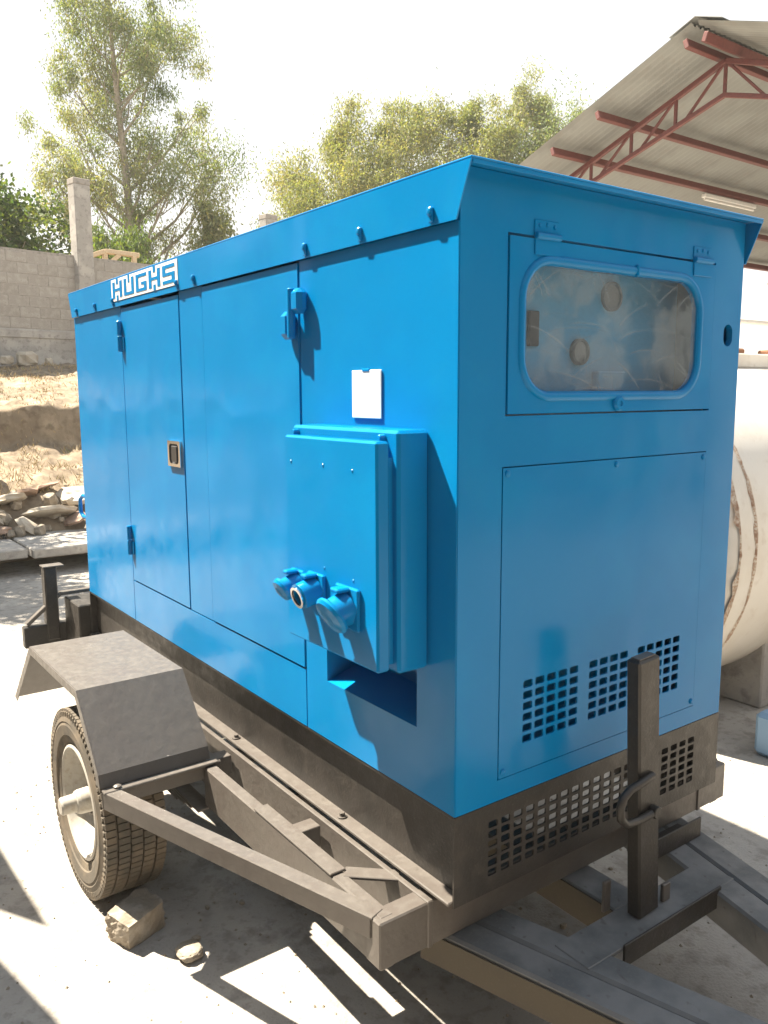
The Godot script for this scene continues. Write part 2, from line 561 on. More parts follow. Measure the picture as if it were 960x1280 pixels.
# ---------------------------------------------------------------- ground, terrace
func bank_height(x: float, z: float, f: FastNoiseLite) -> float:
	var k := [[-8.62, 0.16], [-8.8, 0.34], [-9.6, 0.8], [-10.5, 1.05], [-10.9, 1.22], [-11.12, 1.74], [-11.5, 1.86], [-12.6, 2.05], [-15.8, 2.55], [-30.0, 2.7], [-400.0, 2.7]]
	var h := 0.16 if z > -8.62 else 2.7
	for i in k.size() - 1:
		if z <= k[i][0] and z >= k[i + 1][0]:
			h = lerpf(k[i][1], k[i + 1][1], (z - k[i][0]) / (k[i + 1][0] - k[i][0]))
	if z > -16.5:
		h += f.get_noise_2d(x * 14.0, z * 14.0) * 0.16 + f.get_noise_2d(x * 55.0, z * 55.0) * 0.05 + f.get_noise_2d(x * 130.0, z * 130.0) * 0.025
	return h

func build_ground() -> void:
	var mb := MB.new()
	mb.quad(Vector3(-350, 0, -8.9), Vector3(350, 0, -8.9), Vector3(350, 0, 350), Vector3(-350, 0, 350), Vector3.UP)
	structure(obj("ground", mb, M.yard))
	var f := FastNoiseLite.new()
	f.seed = 21
	f.frequency = 0.05
	var xs: Array[float] = [-350.0, -60.0, -25.0, -12.0]
	var x := -8.0
	while x < 12.0:
		xs.append(x); x += 0.1
	xs.append_array([14.0, 20.0, 40.0, 80.0, 350.0])
	var zs: Array[float] = []
	var z := -8.62
	while z > -12.5:
		zs.append(z); z -= 0.08
	zs.append_array([-13.0, -14.0, -15.0, -16.0, -17.0, -20.0, -30.0, -60.0, -350.0])
	var t := MB.new()
	var P: Array = []
	for zi in zs.size():
		var row: Array[Vector3] = []
		for xi in xs.size():
			row.append(Vector3(xs[xi], bank_height(xs[xi], zs[zi], f), zs[zi]))
		P.append(row)
	var NN: Array = []
	for zi in zs.size():
		var row: Array[Vector3] = []
		for xi in xs.size():
			var e := 0.05
			row.append(Vector3(bank_height(xs[xi] - e, zs[zi], f) - bank_height(xs[xi] + e, zs[zi], f), 2.0 * e, bank_height(xs[xi], zs[zi] - e, f) - bank_height(xs[xi], zs[zi] + e, f)).normalized() if zi > 1 else Vector3(0, 0.8, 0.6))
		NN.append(row)
	for zi in zs.size() - 1:
		for xi in xs.size() - 1:
			t.tri(P[zi][xi], P[zi][xi + 1], P[zi + 1][xi + 1], NN[zi][xi], NN[zi][xi + 1], NN[zi + 1][xi + 1])
			t.tri(P[zi][xi], P[zi + 1][xi + 1], P[zi + 1][xi], NN[zi][xi], NN[zi + 1][xi + 1], NN[zi + 1][xi])
	for xi in xs.size() - 1:
		t.flat(P[0][xi], P[0][xi + 1], Vector3(xs[xi + 1], -0.02, -8.6), Vector3.BACK)
		t.flat(P[0][xi], Vector3(xs[xi + 1], -0.02, -8.6), Vector3(xs[xi], -0.02, -8.6), Vector3.BACK)
	structure(obj("earth_bank", t, M.soil))
	# broken concrete edging slabs lying on the lip of the bank
	var px := -4.6
	var lab := ["broken concrete edging slab along the foot of the earth bank"]
	for i in 7:
		var w := rng.randf_range(1.1, 1.7)
		var mb2 := MB.new()
		mb2.box(Vector3(0, 0, 0), Vector3(w - 0.03, 0.1, 1.0 + rng.randf_range(-0.06, 0.06)), 0.012)
		var o := obj("edging_slab", mb2, M.cement)
		o.position = Vector3(px + w * 0.5, 0.25 + rng.randf_range(-0.015, 0.015), -8.22)
		o.rotation = Vector3(rng.randf_range(-0.03, 0.05), rng.randf_range(-0.04, 0.04), rng.randf_range(-0.015, 0.015))
		tag(o, lab[0], "concrete slab", "concrete edging slabs")
		px += w
	# dry weeds and stubble
	var gr := MB.new()
	gr.coloured = true
	for i in 32000:
		var gx := rng.randf_range(-3.5, 7.0)
		var gz := -rng.randf_range(9.3, 15.4)
		if f.get_noise_2d(gx * 30.0, gz * 30.0) < -0.12: continue
		var b := Vector3(gx, bank_height(gx, gz, f) - 0.01, gz)
		var hh := rng.randf_range(0.03, 0.11) * (1.5 if gz > -10.8 else 0.8)
		var dir := Vector3(rng.randf_range(-1, 1), rng.randf_range(0.7, 1.6), rng.randf_range(-1, 1)).normalized()
		var side := dir.cross(Vector3(rng.randf_range(-1, 1), 0, rng.randf_range(-1, 1)).normalized()).normalized() * rng.randf_range(0.003, 0.008)
		var nn := dir.cross(side).normalized()
		var dry := Color(0.4, 0.3, 0.16) if rng.randf() < 0.95 else Color(0.2, 0.22, 0.07)
		dry = dry * rng.randf_range(0.6, 1.15)
		gr.v.append(b - side); gr.v.append(b + side); gr.v.append(b + dir * hh)
		for q in 3:
			gr.n.append(nn); gr.c.append(dry)
	var go := obj("dry_weeds", gr, M.straw)
	stuff(go)
	tag(go, "dry straw coloured weeds and stubble on the earth bank", "weeds")
	# rubble: broken slabs and lumps
	var spots := [[0.35, 0.62, -9.0, 0.75, 0.12, 0.5, 0.5], [0.85, 0.66, -9.2, 0.7, 0.11, 0.5, -0.25], [0.5, 0.48, -8.8, 0.6, 0.13, 0.45, 0.3], [1.25, 0.52, -8.85, 0.95, 0.09, 0.45, 0.05], [1.65, 0.66, -9.15, 0.8, 0.1, 0.5, -0.12], [0.95, 0.4, -8.66, 0.5, 0.1, 0.4, 0.55], [2.1, 0.5, -8.9, 0.8, 0.1, 0.5, 0.2], [0.0, 0.6, -9.05, 0.6, 0.14, 0.5, -0.3], [-0.6, 0.6, -9.0, 0.8, 0.12, 0.5, 0.2], [2.7, 0.55, -9.0, 0.7, 0.12, 0.5, -0.2], [-1.3, 0.55, -8.9, 0.7, 0.12, 0.5, 0.35], [0.75, 1.02, -9.8, 0.42, 0.1, 0.3, 0.1], [0.65, 0.78, -9.3, 0.5, 0.07, 0.4, 0.2], [1.1, 0.72, -9.3, 0.45, 0.07, 0.35, -0.4], [1.5, 0.42, -8.75, 0.5, 0.07, 0.4, 0.3], [0.2, 0.42, -8.7, 0.45, 0.08, 0.4, -0.2], [0.62, 0.38, -8.6, 0.4, 0.07, 0.35, 0.15], [1.35, 0.78, -9.4, 0.4, 0.06, 0.4, 0.3], [1.9, 0.45, -8.75, 0.45, 0.07, 0.4, -0.3]]
	for s in spots:
		var mb3 := MB.new()
		mb3.rock(Vector3.ZERO, Vector3(s[3] * 0.72, s[4] * 0.8, s[5] * 0.8), rng)
		var o := obj("rubble_slab", mb3, M.clay if int(s[3] * 100.0) % 4 == 1 or s[4] < 0.075 else M.rubble)
		o.position = Vector3(s[0], s[1], s[2])
		o.rotation = Vector3(rng.randf_range(0.1, 0.45), rng.randf_range(0, TAU), s[6])
		tag(o, "flat piece of broken pale concrete heaped on the earth bank", "rubble", "broken slabs in the rubble heap")
	for i in 46:
		var mb4 := MB.new()
		var q := rng.randf_range(0.07, 0.2)
		mb4.rock(Vector3.ZERO, Vector3(q, q * 0.75, q * 0.9), rng)
		var o := obj("rubble_stone", mb4, M.rubble if i % 3 else M.stone)
		var gz := -rng.randf_range(8.5, 9.3)
		var gx := rng.randf_range(-0.8, 2.9)
		o.position = Vector3(gx, maxf(0.31, bank_height(gx, gz, f)) + q * 0.25, gz)
		o.rotation = Vector3(rng.randf() * 0.5, rng.randf() * TAU, rng.randf() * 0.5)
		tag(o, "small broken stone among the rubble on the earth bank", "stone", "loose stones in the rubble heap")
	var wx := [[2.55, 0.42], [2.2, 0.26], [2.95, 0.2]]
	var wl := ["largest pale rock at the foot of the block wall", "middle sized pale rock left of the largest at the wall's foot", "small pale rock nearest the cabinet at the wall's foot"]
	for qi in wx.size():
		var q = wx[qi]
		var mb5 := MB.new()
		mb5.rock(Vector3.ZERO, Vector3(q[1], q[1] * 0.6, q[1] * 0.8), rng)
		var o := obj("pale_rock", mb5, M.rubble)
		o.position = Vector3(q[0], 2.5 + q[1] * 0.2, -15.15)
		o.rotation.y = rng.randf() * TAU
		tag(o, wl[qi], "rock", "rocks along the foot of the wall")

# ---------------------------------------------------------------- boundary wall with columns
func build_wall() -> void:
	var at := Vector3(2.2, 2.45, -15.72)
	var t := thing("block_wall", "grey concrete block boundary wall with smooth plinth and tall posts", "wall", at)
	t.rotation.y = 0.175
	var x0 := -13.0
	var x1 := 11.5
	var pl := MB.new()
	pl.slab(Vector3(x0, -0.3, -0.11), Vector3(x1, 0.72, 0.11), 0.01)
	local("plinth", pl, M.cement, t)
	var pb := MB.new()
	pb.slab(Vector3(x0, 0.55, 0.1105), Vector3(x1, 0.7, 0.13), 0.008)
	local("plinth_band", pb, M.cement, t)
	var core := MB.new()
	core.slab(Vector3(x0, 0.72, -0.09), Vector3(x1, 2.21, 0.0965))
	local("mortar", core, M.mortar, t)
	var blk := MB.new()
	blk.box(Vector3.ZERO, Vector3(0.39, 0.194, 0.2), 0.006)
	var bm := blk.mesh()
	var rest := MB.new()
	var count := 0
	for row in 7:
		var x := x0 + (0.2 if row % 2 else 0.0)
		while x < x1 - 0.4:
			var p := Vector3(x + 0.2, 0.828 + row * 0.206, rng.randf_range(-0.003, 0.003))
			if x > -0.9 and x < 9.6:
				_blk(bm, M.blocks[rng.randi() % 4], t, p)
				count += 1
			else:
				rest.box(p, Vector3(0.39, 0.194, 0.2), 0.0)
			x += 0.4
	stuff(local("far_blocks", rest, M.blocks[0], t))
	for i in 5:
		var cx := 1.72 + 4.75 * (i - 2)
		if cx < x0 or cx > x1: continue
		var cm := MB.new()
		cm.box(Vector3(cx, 1.62, 0.13), Vector3(0.34, 3.9, 0.28), 0.015)
		var co := local("post", cm, M.cement, t)
		var cap := MB.new()
		cap.box(Vector3(cx, 3.62, 0.13), Vector3(0.35, 0.12, 0.29), 0.012)
		local("post_cap", cap, M.mortar, co)

func _blk(m: Mesh, material: Material, parent: Node3D, p: Vector3) -> void:
	var o := MeshInstance3D.new()
	o.mesh = m
	o.material_override = material
	o.name = "block"
	parent.add_child(o, true)
	o.position = p

# a mesh already in its parent's own axes
func local(called: String, mb: MB, m: Material, parent: Node3D) -> MeshInstance3D:
	var o := MeshInstance3D.new()
	o.mesh = mb.mesh()
	o.material_override = m
	o.name = called
	parent.add_child(o, true)
	return o

# ---------------------------------------------------------------- open shed
func build_shed() -> void:
	var rz := -3.51
	var ry := 5.3
	var half := 3.42
	var sl := 0.36
	var X0 := 6.0
	var X1 := 20.4
	var t := thing("open_shed", "open sided shed with corrugated roof on dark red steel trusses", "shed", Vector3(13.2, 0, rz))
	# corrugated sheets, ribs running down the slope
	for side: float in [-1.0, 1.0]:
		var mb := MB.new()
		var w := 0.9
		var seg := 80
		var dn := Vector3(0, -sl, side).normalized()
		var up := Vector3(0, 1, side * sl).normalized()
		var len := half * sqrt(1 + sl * sl)
		for k in seg:
			var a0 := TAU * k / seg * 10.0
			var a1 := TAU * (k + 1) / seg * 10.0
			var p0 := Vector3(w * k / seg, 0, 0) + up * 0.018 * cos(a0)
			var p1 := Vector3(w * (k + 1) / seg, 0, 0) + up * 0.018 * cos(a1)
			for th: float in [0.0, 0.003]:
				var e := up * th
				mb.quad(p0 + e, p1 + e, p1 + e + dn * len, p0 + e + dn * len, up if th > 0.0 else -up)
		var sheet := mb.mesh()
		var x := X0
		while x < X1 - 0.1:
			inst("roof_sheet", sheet, M.zinc, t, Vector3(x, ry + 0.06 + rng.randf_range(-0.004, 0.004), rz + side * 0.03))
			x += w
		var rcap := MB.new()
		rcap.box(Vector3((X0 + X1) * 0.5, ry + 0.075, rz + side * 0.14), Vector3(X1 - X0, 0.004, 0.3), 0.0, Basis(Vector3.RIGHT, side * 0.345))
		obj("ridge_cap", rcap, M.zinc, t)
		for d: float in [0.1, 1.15, 1.78, 2.5, 3.25]:
			var pm := MB.new()
			var c := Vector3((X0 + X1) * 0.5, ry - sl * d - 0.045, rz + side * d)
			pm.box(c, Vector3(X1 - X0 - 0.04, 0.09, 0.05), 0.006, Basis(Vector3.RIGHT, side * 0.345))
			obj("purlin", pm, M.red, t)
	for xt: float in [6.55, 13.5, 20.0]:
		var root: MeshInstance3D
		for side: float in [-1.0, 1.0]:
			var top0 := Vector3(xt, ry - 0.15, rz)
			var top1 := Vector3(xt, ry - 0.15 - sl * half * 0.97, rz + side * half * 0.97)
			var b0 := Vector3(xt, ry - 0.47, rz)
			var b1 := Vector3(xt, ry - 0.15 - sl * half * 0.97 - 0.14, rz + side * half * 0.97)
			var cm := MB.new()
			cm.bar(top0, top1, 0.05, 0.05, 0.005)
			root = obj("truss_chord", cm, M.red, t)
			var cb := MB.new()
			cb.bar(b0, b1, 0.045, 0.045, 0.005)
			obj("truss_chord", cb, M.red, t)
			for k in 6:
				var f0 := k / 6.0
				var f1 := (k + 0.8) / 6.0
				if k > 0 or side < 0.0:
					var wv := MB.new()
					wv.bar(top0.lerp(top1, f0), b0.lerp(b1, f0), 0.03, 0.03, 0.003, Vector3.RIGHT)
					obj("truss_web", wv, M.red, t)
				var wd := MB.new()
				wd.bar(top0.lerp(top1, f0), b0.lerp(b1, f1), 0.026, 0.026, 0.003, Vector3.RIGHT)
				obj("truss_web", wd, M.red, t)
			var col := MB.new()
			col.slab(Vector3(xt - 0.18, 0, rz + side * 3.3 - 0.18), Vector3(xt + 0.18, ry - 0.15 - sl * 3.3 - 0.12, rz + side * 3.3 + 0.18), 0.015)
			obj("column", col, M.white, t)
	var lamp := thing("tube_lamp", "white fluorescent tube fitting hung under a red roof purlin", "lamp", Vector3(9.6, ry - sl * 1.78 - 0.17, rz - 1.78))
	var lb := MB.new()
	lb.box(lamp.position + Vector3(0, 0.03, 0), Vector3(1.25, 0.05, 0.07), 0.008)
	obj("housing", lb, M.white, lamp)
	var lt := MB.new()
	lt.cyl(lamp.position + Vector3(-0.6, -0.015, 0), lamp.position + Vector3(0.6, -0.015, 0), 0.016, 0.016, 12)
	obj("tube", lt, M.white, lamp)

# ---------------------------------------------------------------- white tank
func build_tank() -> void:
	var r := 1.01
	var yc := 1.09
	var zc := -1.78
	var xa := 2.62
	var xb := 8.4
	var t := thing("storage_tank", "big white horizontal steel tank with rusty weld seam behind the generator", "tank", Vector3((xa + xb) * 0.5, 0, zc))
	var prof := PackedVector2Array()
	for k in 9:
		var a := PI / 2 * k / 8.0
		prof.append(Vector2(r * sin(a), -0.34 * cos(a)))
	prof.append(Vector2(r, 0.12)); prof.append(Vector2(r, xb - xa))
	for k in range(1, 9):
		var a := PI / 2 * k / 8.0
		prof.append(Vector2(r * cos(a), xb - xa + 0.34 * sin(a)))
	var mb := MB.new()
	smooth_lathe(mb, Vector3(xa, yc, zc), prof, 72)
	obj("shell", mb, M.tank, t)
	for x: float in [xa - 0.02, xa + 0.13, xa + 2.1, xa + 4.2]:
		var s := MB.new()
		var nz := FastNoiseLite.new()
		nz.seed = int(x * 100.0)
		nz.frequency = 0.09
		var pv: Array[Vector3] = []
		for k in 181:
			var an := TAU * (k % 180) / 180.0
			var d := Vector3(0, cos(an), sin(an))
			var wa := 0.006 + (0.06 if x < xa else 0.024) * clampf(nz.get_noise_1d(k * 3.0) + 0.35, 0.0, 1.0)
			var wb := 0.004 + 0.024 * clampf(nz.get_noise_1d(k * 3.0 + 900.0) + 0.35, 0.0, 1.0)
			var row: Array[Vector3] = [Vector3(x - wa, yc, zc) + d * (r + 0.0005), Vector3(x, yc, zc) + d * (r + 0.007), Vector3(x + wb, yc, zc) + d * (r + 0.0005)]
			if k > 0:
				for q in 2:
					s.quad(pv[q], pv[q + 1], row[q + 1], row[q], (d + Vector3(-0.3 if q == 0 else 0.3, 0, 0)).normalized())
			pv = row
		obj("weld_seam", s, M.seam, t)
	for x: float in [xa + 0.9, xb - 0.9]:
		var s := MB.new()
		s.slab(Vector3(x - 0.15, 0, zc - 0.75), Vector3(x + 0.15, 0.42, zc + 0.75), 0.01)
		obj("saddle", s, M.cement, t)
	# walkway beam along the crown, with a pipe rail
	var wk := MB.new()
	wk.slab(Vector3(xa + 0.5, yc + r - 0.02, zc - 0.2), Vector3(xb - 0.3, yc + r + 0.075, zc + 0.2), 0.008)
	obj("walkway", wk, M.tank, t)
	var pr := MB.new()
	pr.cyl(Vector3(xa + 0.5, yc + r + 0.33, zc - 0.17), Vector3(xb - 0.3, yc + r + 0.33, zc - 0.17), 0.026, 0.026, 12)
	obj("pipe_rail", pr, M.tank, t)
	for k in 5:
		var st := MB.new()
		var x := xa + 0.6 + k * 1.15
		st.cyl(Vector3(x, yc + r + 0.07, zc - 0.17), Vector3(x, yc + r + 0.31, zc - 0.17), 0.018, 0.018, 10)
		obj("rail_post", st, M.tank, t)
	for k in 4:
		var ft := MB.new()
		var x := xa + 1.4 + k * 0.55
		ft.box(Vector3(x, yc + r + 0.095, zc + 0.02), Vector3(0.2, 0.045, 0.12), 0.012)
		ft.cyl(Vector3(x + 0.03, yc + r + 0.1, zc), Vector3(x + 0.03, yc + r + 0.14, zc), 0.03, 0.025, 10)
		obj("rusty_fitting", ft, M.rust, t)

func smooth_lathe(mb: MB, at: Vector3, prof: PackedVector2Array, seg: int) -> void:
	var nr: Array[Vector2] = []
	for i in prof.size():
		var a := prof[maxi(i - 1, 0)]
		var b := prof[mini(i + 1, prof.size() - 1)]
		nr.append(Vector2(b.y - a.y, -(b.x - a.x)).normalized())
	for i in prof.size() - 1:
		for s in seg:
			var a0 := TAU * s / seg
			var a1 := TAU * (s + 1) / seg
			var q: Array[Vector3] = []
			var m: Array[Vector3] = []
			for e in [[i, a0], [i, a1], [i + 1, a1], [i + 1, a0]]:
				var d := Vector3(0, cos(e[1]), sin(e[1]))
				q.append(at + d * prof[e[0]].x + Vector3(prof[e[0]].y, 0, 0))
				m.append((d * nr[e[0]].x + Vector3(nr[e[0]].y, 0, 0)).normalized())
			mb.tri(q[0], q[1], q[2], m[0], m[1], m[2])
			mb.tri(q[0], q[2], q[3], m[0], m[2], m[3])

# ---------------------------------------------------------------- trees
# leaves: slim rhombs round each cluster centre, drooping
func leaves(mb: MB, cen: Vector3, rad: Vector3, count: int, ll: float, lw: float, col: Color, droop: float) -> void:
	for i in count:
		var p := Vector3(rng.randfn(0, 0.5), rng.randfn(0, 0.5), rng.randfn(0, 0.5))
		p = cen + p * rad
		var d := Vector3(rng.randf_range(-1, 1), rng.randf_range(-1, 0.8) - droop, rng.randf_range(-1, 1)).normalized()
		var s := d.cross(Vector3(rng.randf_range(-1, 1), rng.randf_range(-1, 1), rng.randf_range(-1, 1))).normalized()
		var k := rng.randf_range(0.65, 1.25)
		var cc := Color(col.r * k * rng.randf_range(0.85, 1.2), col.g * k, col.b * k)
		var nn := d.cross(s)
		var a := p
		var b := p + d * ll * 0.45 + s * lw * 0.5
		var e := p + d * ll
		var f := p + d * ll * 0.45 - s * lw * 0.5
		mb.v.append(a); mb.v.append(b); mb.v.append(e)
		mb.v.append(a); mb.v.append(e); mb.v.append(f)
		for q in 6:
			mb.n.append(nn); mb.c.append(cc)

# trunk with limbs; every limb carries clusters. prof: crown radius by height share
func tree(called: String, label: String, at: Vector3, h: float, r0: float, limbs: int, prof: Curve, first: float, cl: int, per: int, crad: Vector3, ll: float, lw: float, cols: Array, droop: float, lean: Vector3, group := "") -> void:
	var t := thing(called, label, "tree", at, group)
	var wood := MB.new()
	var pts := PackedVector3Array()
	var rad := PackedFloat32Array()
	for k in 9:
		var f := k / 8.0
		pts.append(at + Vector3(0, h * f * 0.95, 0) + lean * f * f + Vector3(sin(f * 7.0 + at.x), 0, cos(f * 5.0 + at.z)) * 0.16 * f)
		rad.append(lerpf(r0, r0 * 0.14, f))
	wood.tube(pts, rad, 10)
	var crown := MB.new()
	crown.coloured = true
	for i in limbs:
		var f := lerpf(first, 0.97, (i + rng.randf_range(0.0, 0.8)) / limbs)
		var k := f * 8.0
		var base := pts[int(k)].lerp(pts[mini(int(k) + 1, 8)], k - int(k))
		var az := i * 2.4 + rng.randf_range(-0.5, 0.5)
		var reach := prof.sample(f) * rng.randf_range(0.6, 1.05)
		var tip := base + Vector3(cos(az) * reach, reach * rng.randf_range(0.25, 0.75), sin(az) * reach)
		var midp := base.lerp(tip, 0.5) + Vector3(0, -0.06 * reach + 0.1, 0)
		var br := maxf(0.012, r0 * 0.34 * (1.1 - f))
		wood.tube(PackedVector3Array([base, midp, tip]), PackedFloat32Array([br, br * 0.6, br * 0.2]), 6)
		for c in cl:
			var q := base.lerp(tip, rng.randf_range(0.35, 1.08))
			q += Vector3(rng.randf_range(-1, 1), rng.randf_range(-0.9, 0.5), rng.randf_range(-1, 1)) * reach * 0.34
			if rng.randf() < 0.5:
				wood.tube(PackedVector3Array([base.lerp(tip, rng.randf_range(0.3, 0.8)), q]), PackedFloat32Array([br * 0.3, 0.006]), 4)
			leaves(crown, q, crad * rng.randf_range(0.6, 1.15), int(per * rng.randf_range(0.6, 1.2)), ll, lw, cols[rng.randi() % cols.size()], droop)
	obj("trunk", wood, M.bark, t)
	obj("crown", crown, M.leaf, t)

# a tree grown from foliage lobes [across, down, radius] (one unit is u metres), spread in depth as well as across
func lobe_tree(called: String, label: String, at: Vector3, u: float, foot: Vector2, h: float, r0: float, lobes: Array, cl: int, per: int, ll: float, lw: float, cols: Array, droop: float, group := "") -> void:
	var t := thing(called, label, "tree", at, group)
	var across := Vector3(0.8076, 0, 0.5897)
	var away := Vector3(0.5897, 0, -0.8076)
	var wood := MB.new()
	var pts := PackedVector3Array()
	var rad := PackedFloat32Array()
	for k in 13:
		var f := k / 12.0
		pts.append(at + Vector3(0, h * f, 0) + across * sin(f * 6.0) * 0.12 + away * sin(f * 4.0 + 1.0) * 0.15)
		rad.append(lerpf(r0, r0 * 0.08, pow(f, 0.8)))
	wood.tube(pts, rad, 10)
	var crown := MB.new()
	crown.coloured = true
	for l in lobes:
		var r: float = l[2] * u
		var c: Vector3 = at + across * (l[0] - foot.x) * u + Vector3(0, (foot.y - l[1]) * u, 0) + away * rng.randf_range(-1.0, 1.0) * (0.5 + absf(l[0] - foot.x) * u * 0.5)
		var f := clampf((c.y - at.y - absf(l[0] - foot.x) * u * 0.8 - 0.5) / h, 0.12, 0.95)
		var k := f * 12.0
		var base := pts[int(k)].lerp(pts[mini(int(k) + 1, 12)], k - int(k))
		var br := maxf(0.014, r0 * 0.42 * (1.08 - f))
		var bend := base.lerp(c, 0.55) + Vector3(rng.randf_range(-0.15, 0.15), -0.12, rng.randf_range(-0.15, 0.15))
		wood.tube(PackedVector3Array([base, bend, c + Vector3(0, r * 0.6, 0)]), PackedFloat32Array([br, br * 0.6, br * 0.2]), 6)
		var col: Color = cols[rng.randi() % cols.size()]
		for q in cl:
			var p: Vector3 = c + Vector3(rng.randfn(0, 0.75), rng.randfn(0, 0.65), rng.randfn(0, 0.75)) * r
			wood.tube(PackedVector3Array([bend.lerp(c, rng.randf()), p]), PackedFloat32Array([br * 0.25, 0.006]), 4)
			var s := r * rng.randf_range(0.45, 0.85)
			leaves(crown, p, Vector3(s, s * 1.15, s), int(per * rng.randf_range(0.7, 1.2) * clampf(r / 0.7, 0.4, 1.4)), ll, lw, col.lerp(cols[rng.randi() % cols.size()], 0.4), droop)
	obj("trunk", wood, M.bark, t)
	obj("crown", crown, M.leaf, t)

func curve(p: Array) -> Curve:
	var c := Curve.new()
	c.max_value = 20.0
	for q in p: c.add_point(Vector2(q[0], q[1]))
	return c

func build_trees() -> void:
	var pale := [Color(0.2, 0.25, 0.135), Color(0.24, 0.275, 0.15), Color(0.17, 0.22, 0.115), Color(0.27, 0.275, 0.16)]
	var olive := [Color(0.25, 0.265, 0.125), Color(0.21, 0.24, 0.11), Color(0.29, 0.29, 0.15), Color(0.24, 0.26, 0.13)]
	var dark := [Color(0.06, 0.1, 0.03), Color(0.085, 0.13, 0.04), Color(0.12, 0.16, 0.05)]
	lobe_tree("tall_tree", "tall slender pale trunked tree with loose drooping foliage behind the wall", Vector3(7.36, 2.6, -23.1), 0.0243, Vector2(158, 390), 13.2, 0.19,
		[[140, 22, 32], [200, 38, 26], [120, -8, 30], [172, 2, 30], [214, -12, 22], [95, 60, 18], [115, 150, 40], [98, 105, 26], [92, 190, 24], [140, 65, 30], [182, 30, 30], [222, 12, 22], [112, 25, 24], [200, 112, 28], [240, 135, 32], [266, 172, 22], [228, 185, 28], [185, 165, 24], [148, 255, 24], [118, 250, 22], [188, 245, 26], [216, 228, 20], [160, 300, 26], [125, 205, 26], [240, 95, 18], [150, 120, 26], [170, 205, 24], [90, 150, 20], [160, -35, 36], [128, -75, 26], [192, -70, 28], [205, 285, 20], [130, 290, 22], [175, 130, 24], [165, 75, 22], [205, 60, 20], [140, 180, 22], [250, 160, 20], [110, 215, 20]], 5, 430, 0.11, 0.032, pale, 0.9)
	lobe_tree("olive_tree", "left most and loosest tree of the olive group above the generator roof", Vector3(14.3, 2.6, -21.9), 0.0272, Vector2(436, 422), 7.4, 0.14,
		[[432, 132, 18], [500, 138, 17], [430, 150, 16], [441, 180, 30], [400, 202, 28], [366, 216, 20], [472, 192, 30], [496, 152, 14], [502, 195, 30], [430, 232, 38], [350, 240, 14], [480, 235, 38], [395, 250, 34], [520, 230, 34], [455, 205, 44], [415, 235, 44], [500, 225, 44], [375, 245, 30]], 8, 420, 0.12, 0.034, olive, 0.8, "olive trees above the generator roof")
	lobe_tree("olive_tree", "broad yellow green tree in the middle of the olive group above the generator roof", Vector3(17.6, 2.6, -20.6), 0.0280, Vector2(592, 418), 7.6, 0.16,
		[[608, 112, 18], [565, 132, 20], [640, 130, 20], [560, 150, 20], [590, 142, 24], [612, 122, 15], [570, 185, 34], [622, 172, 32], [640, 148, 18], [600, 215, 40], [540, 202, 28], [652, 192, 30], [560, 225, 30], [585, 190, 46], [630, 205, 46], [550, 215, 40]], 8, 420, 0.12, 0.036, olive, 0.6, "olive trees above the generator roof")
	lobe_tree("olive_tree", "loose topped tree half hidden behind the shed roof edge in the olive group", Vector3(20.4, 2.6, -19.8), 0.0293, Vector2(692, 416), 8.3, 0.16,
		[[686, 100, 17], [714, 112, 16], [738, 126, 13], [688, 110, 15], [680, 142, 22], [716, 126, 15], [700, 168, 30], [670, 182, 26], [736, 142, 9], [690, 208, 36], [735, 185, 26], [670, 200, 42], [715, 170, 30]], 8, 420, 0.12, 0.036, pale, 0.6, "olive trees above the generator roof")
	tree("leafy_bush_tree", "dense dark green low tree over the left end of the wall", Vector3(3.2, 2.6, -18.9), 3.7, 0.14, 16, curve([[0.0, 1.2], [0.5, 1.55], [0.8, 1.2], [1.0, 0.7]]), 0.3, 6, 110, Vector3(0.4, 0.36, 0.4), 0.13, 0.075, dark, 0.1, Vector3.ZERO)
	lobe_tree("bank_tree", "small leafy tree at the left end of the earth bank, shading the slabs", Vector3(-1.3, 1.0, -10.1), 0.033, Vector2(100, 200), 3.4, 0.07, [[115, 115, 22], [130, 105, 22], [100, 100, 20], [122, 88, 20], [142, 118, 18]], 6, 260, 0.11, 0.06, dark, 0.2)
	tree("weeping_shrub", "light green drooping shrub below the tall tree behind the post", Vector3(6.3, 2.6, -20.4), 3.6, 0.08, 14, curve([[0.0, 0.8], [0.5, 1.0], [1.0, 0.5]]), 0.3, 5, 90, Vector3(0.35, 0.5, 0.35), 0.16, 0.04, [Color(0.13, 0.19, 0.05), Color(0.1, 0.15, 0.04)], 1.0, Vector3.ZERO)
	tree("yellow_shrub", "yellow green shrub right of the tall tree just over the sign", Vector3(9.3, 2.6, -21.2), 4.9, 0.08, 16, curve([[0.0, 0.7], [0.5, 0.95], [1.0, 0.4]]), 0.3, 5, 90, Vector3(0.35, 0.45, 0.35), 0.15, 0.05, olive, 0.7, Vector3.ZERO)
	# small palm with feathered fronds
	var pa := Vector3(9.75, 2.6, -20.2)
	var t := thing("small_palm", "small palm with arching green fronds behind the far cabinet corner", "palm", pa)
	var st := MB.new()
	st.tube(PackedVector3Array([pa, pa + Vector3(0.05, 1.2, 0), pa + Vector3(0.02, 2.3, 0.03)]), PackedFloat32Array([0.13, 0.1, 0.09]), 10)
	obj("trunk", st, M.bark, t)
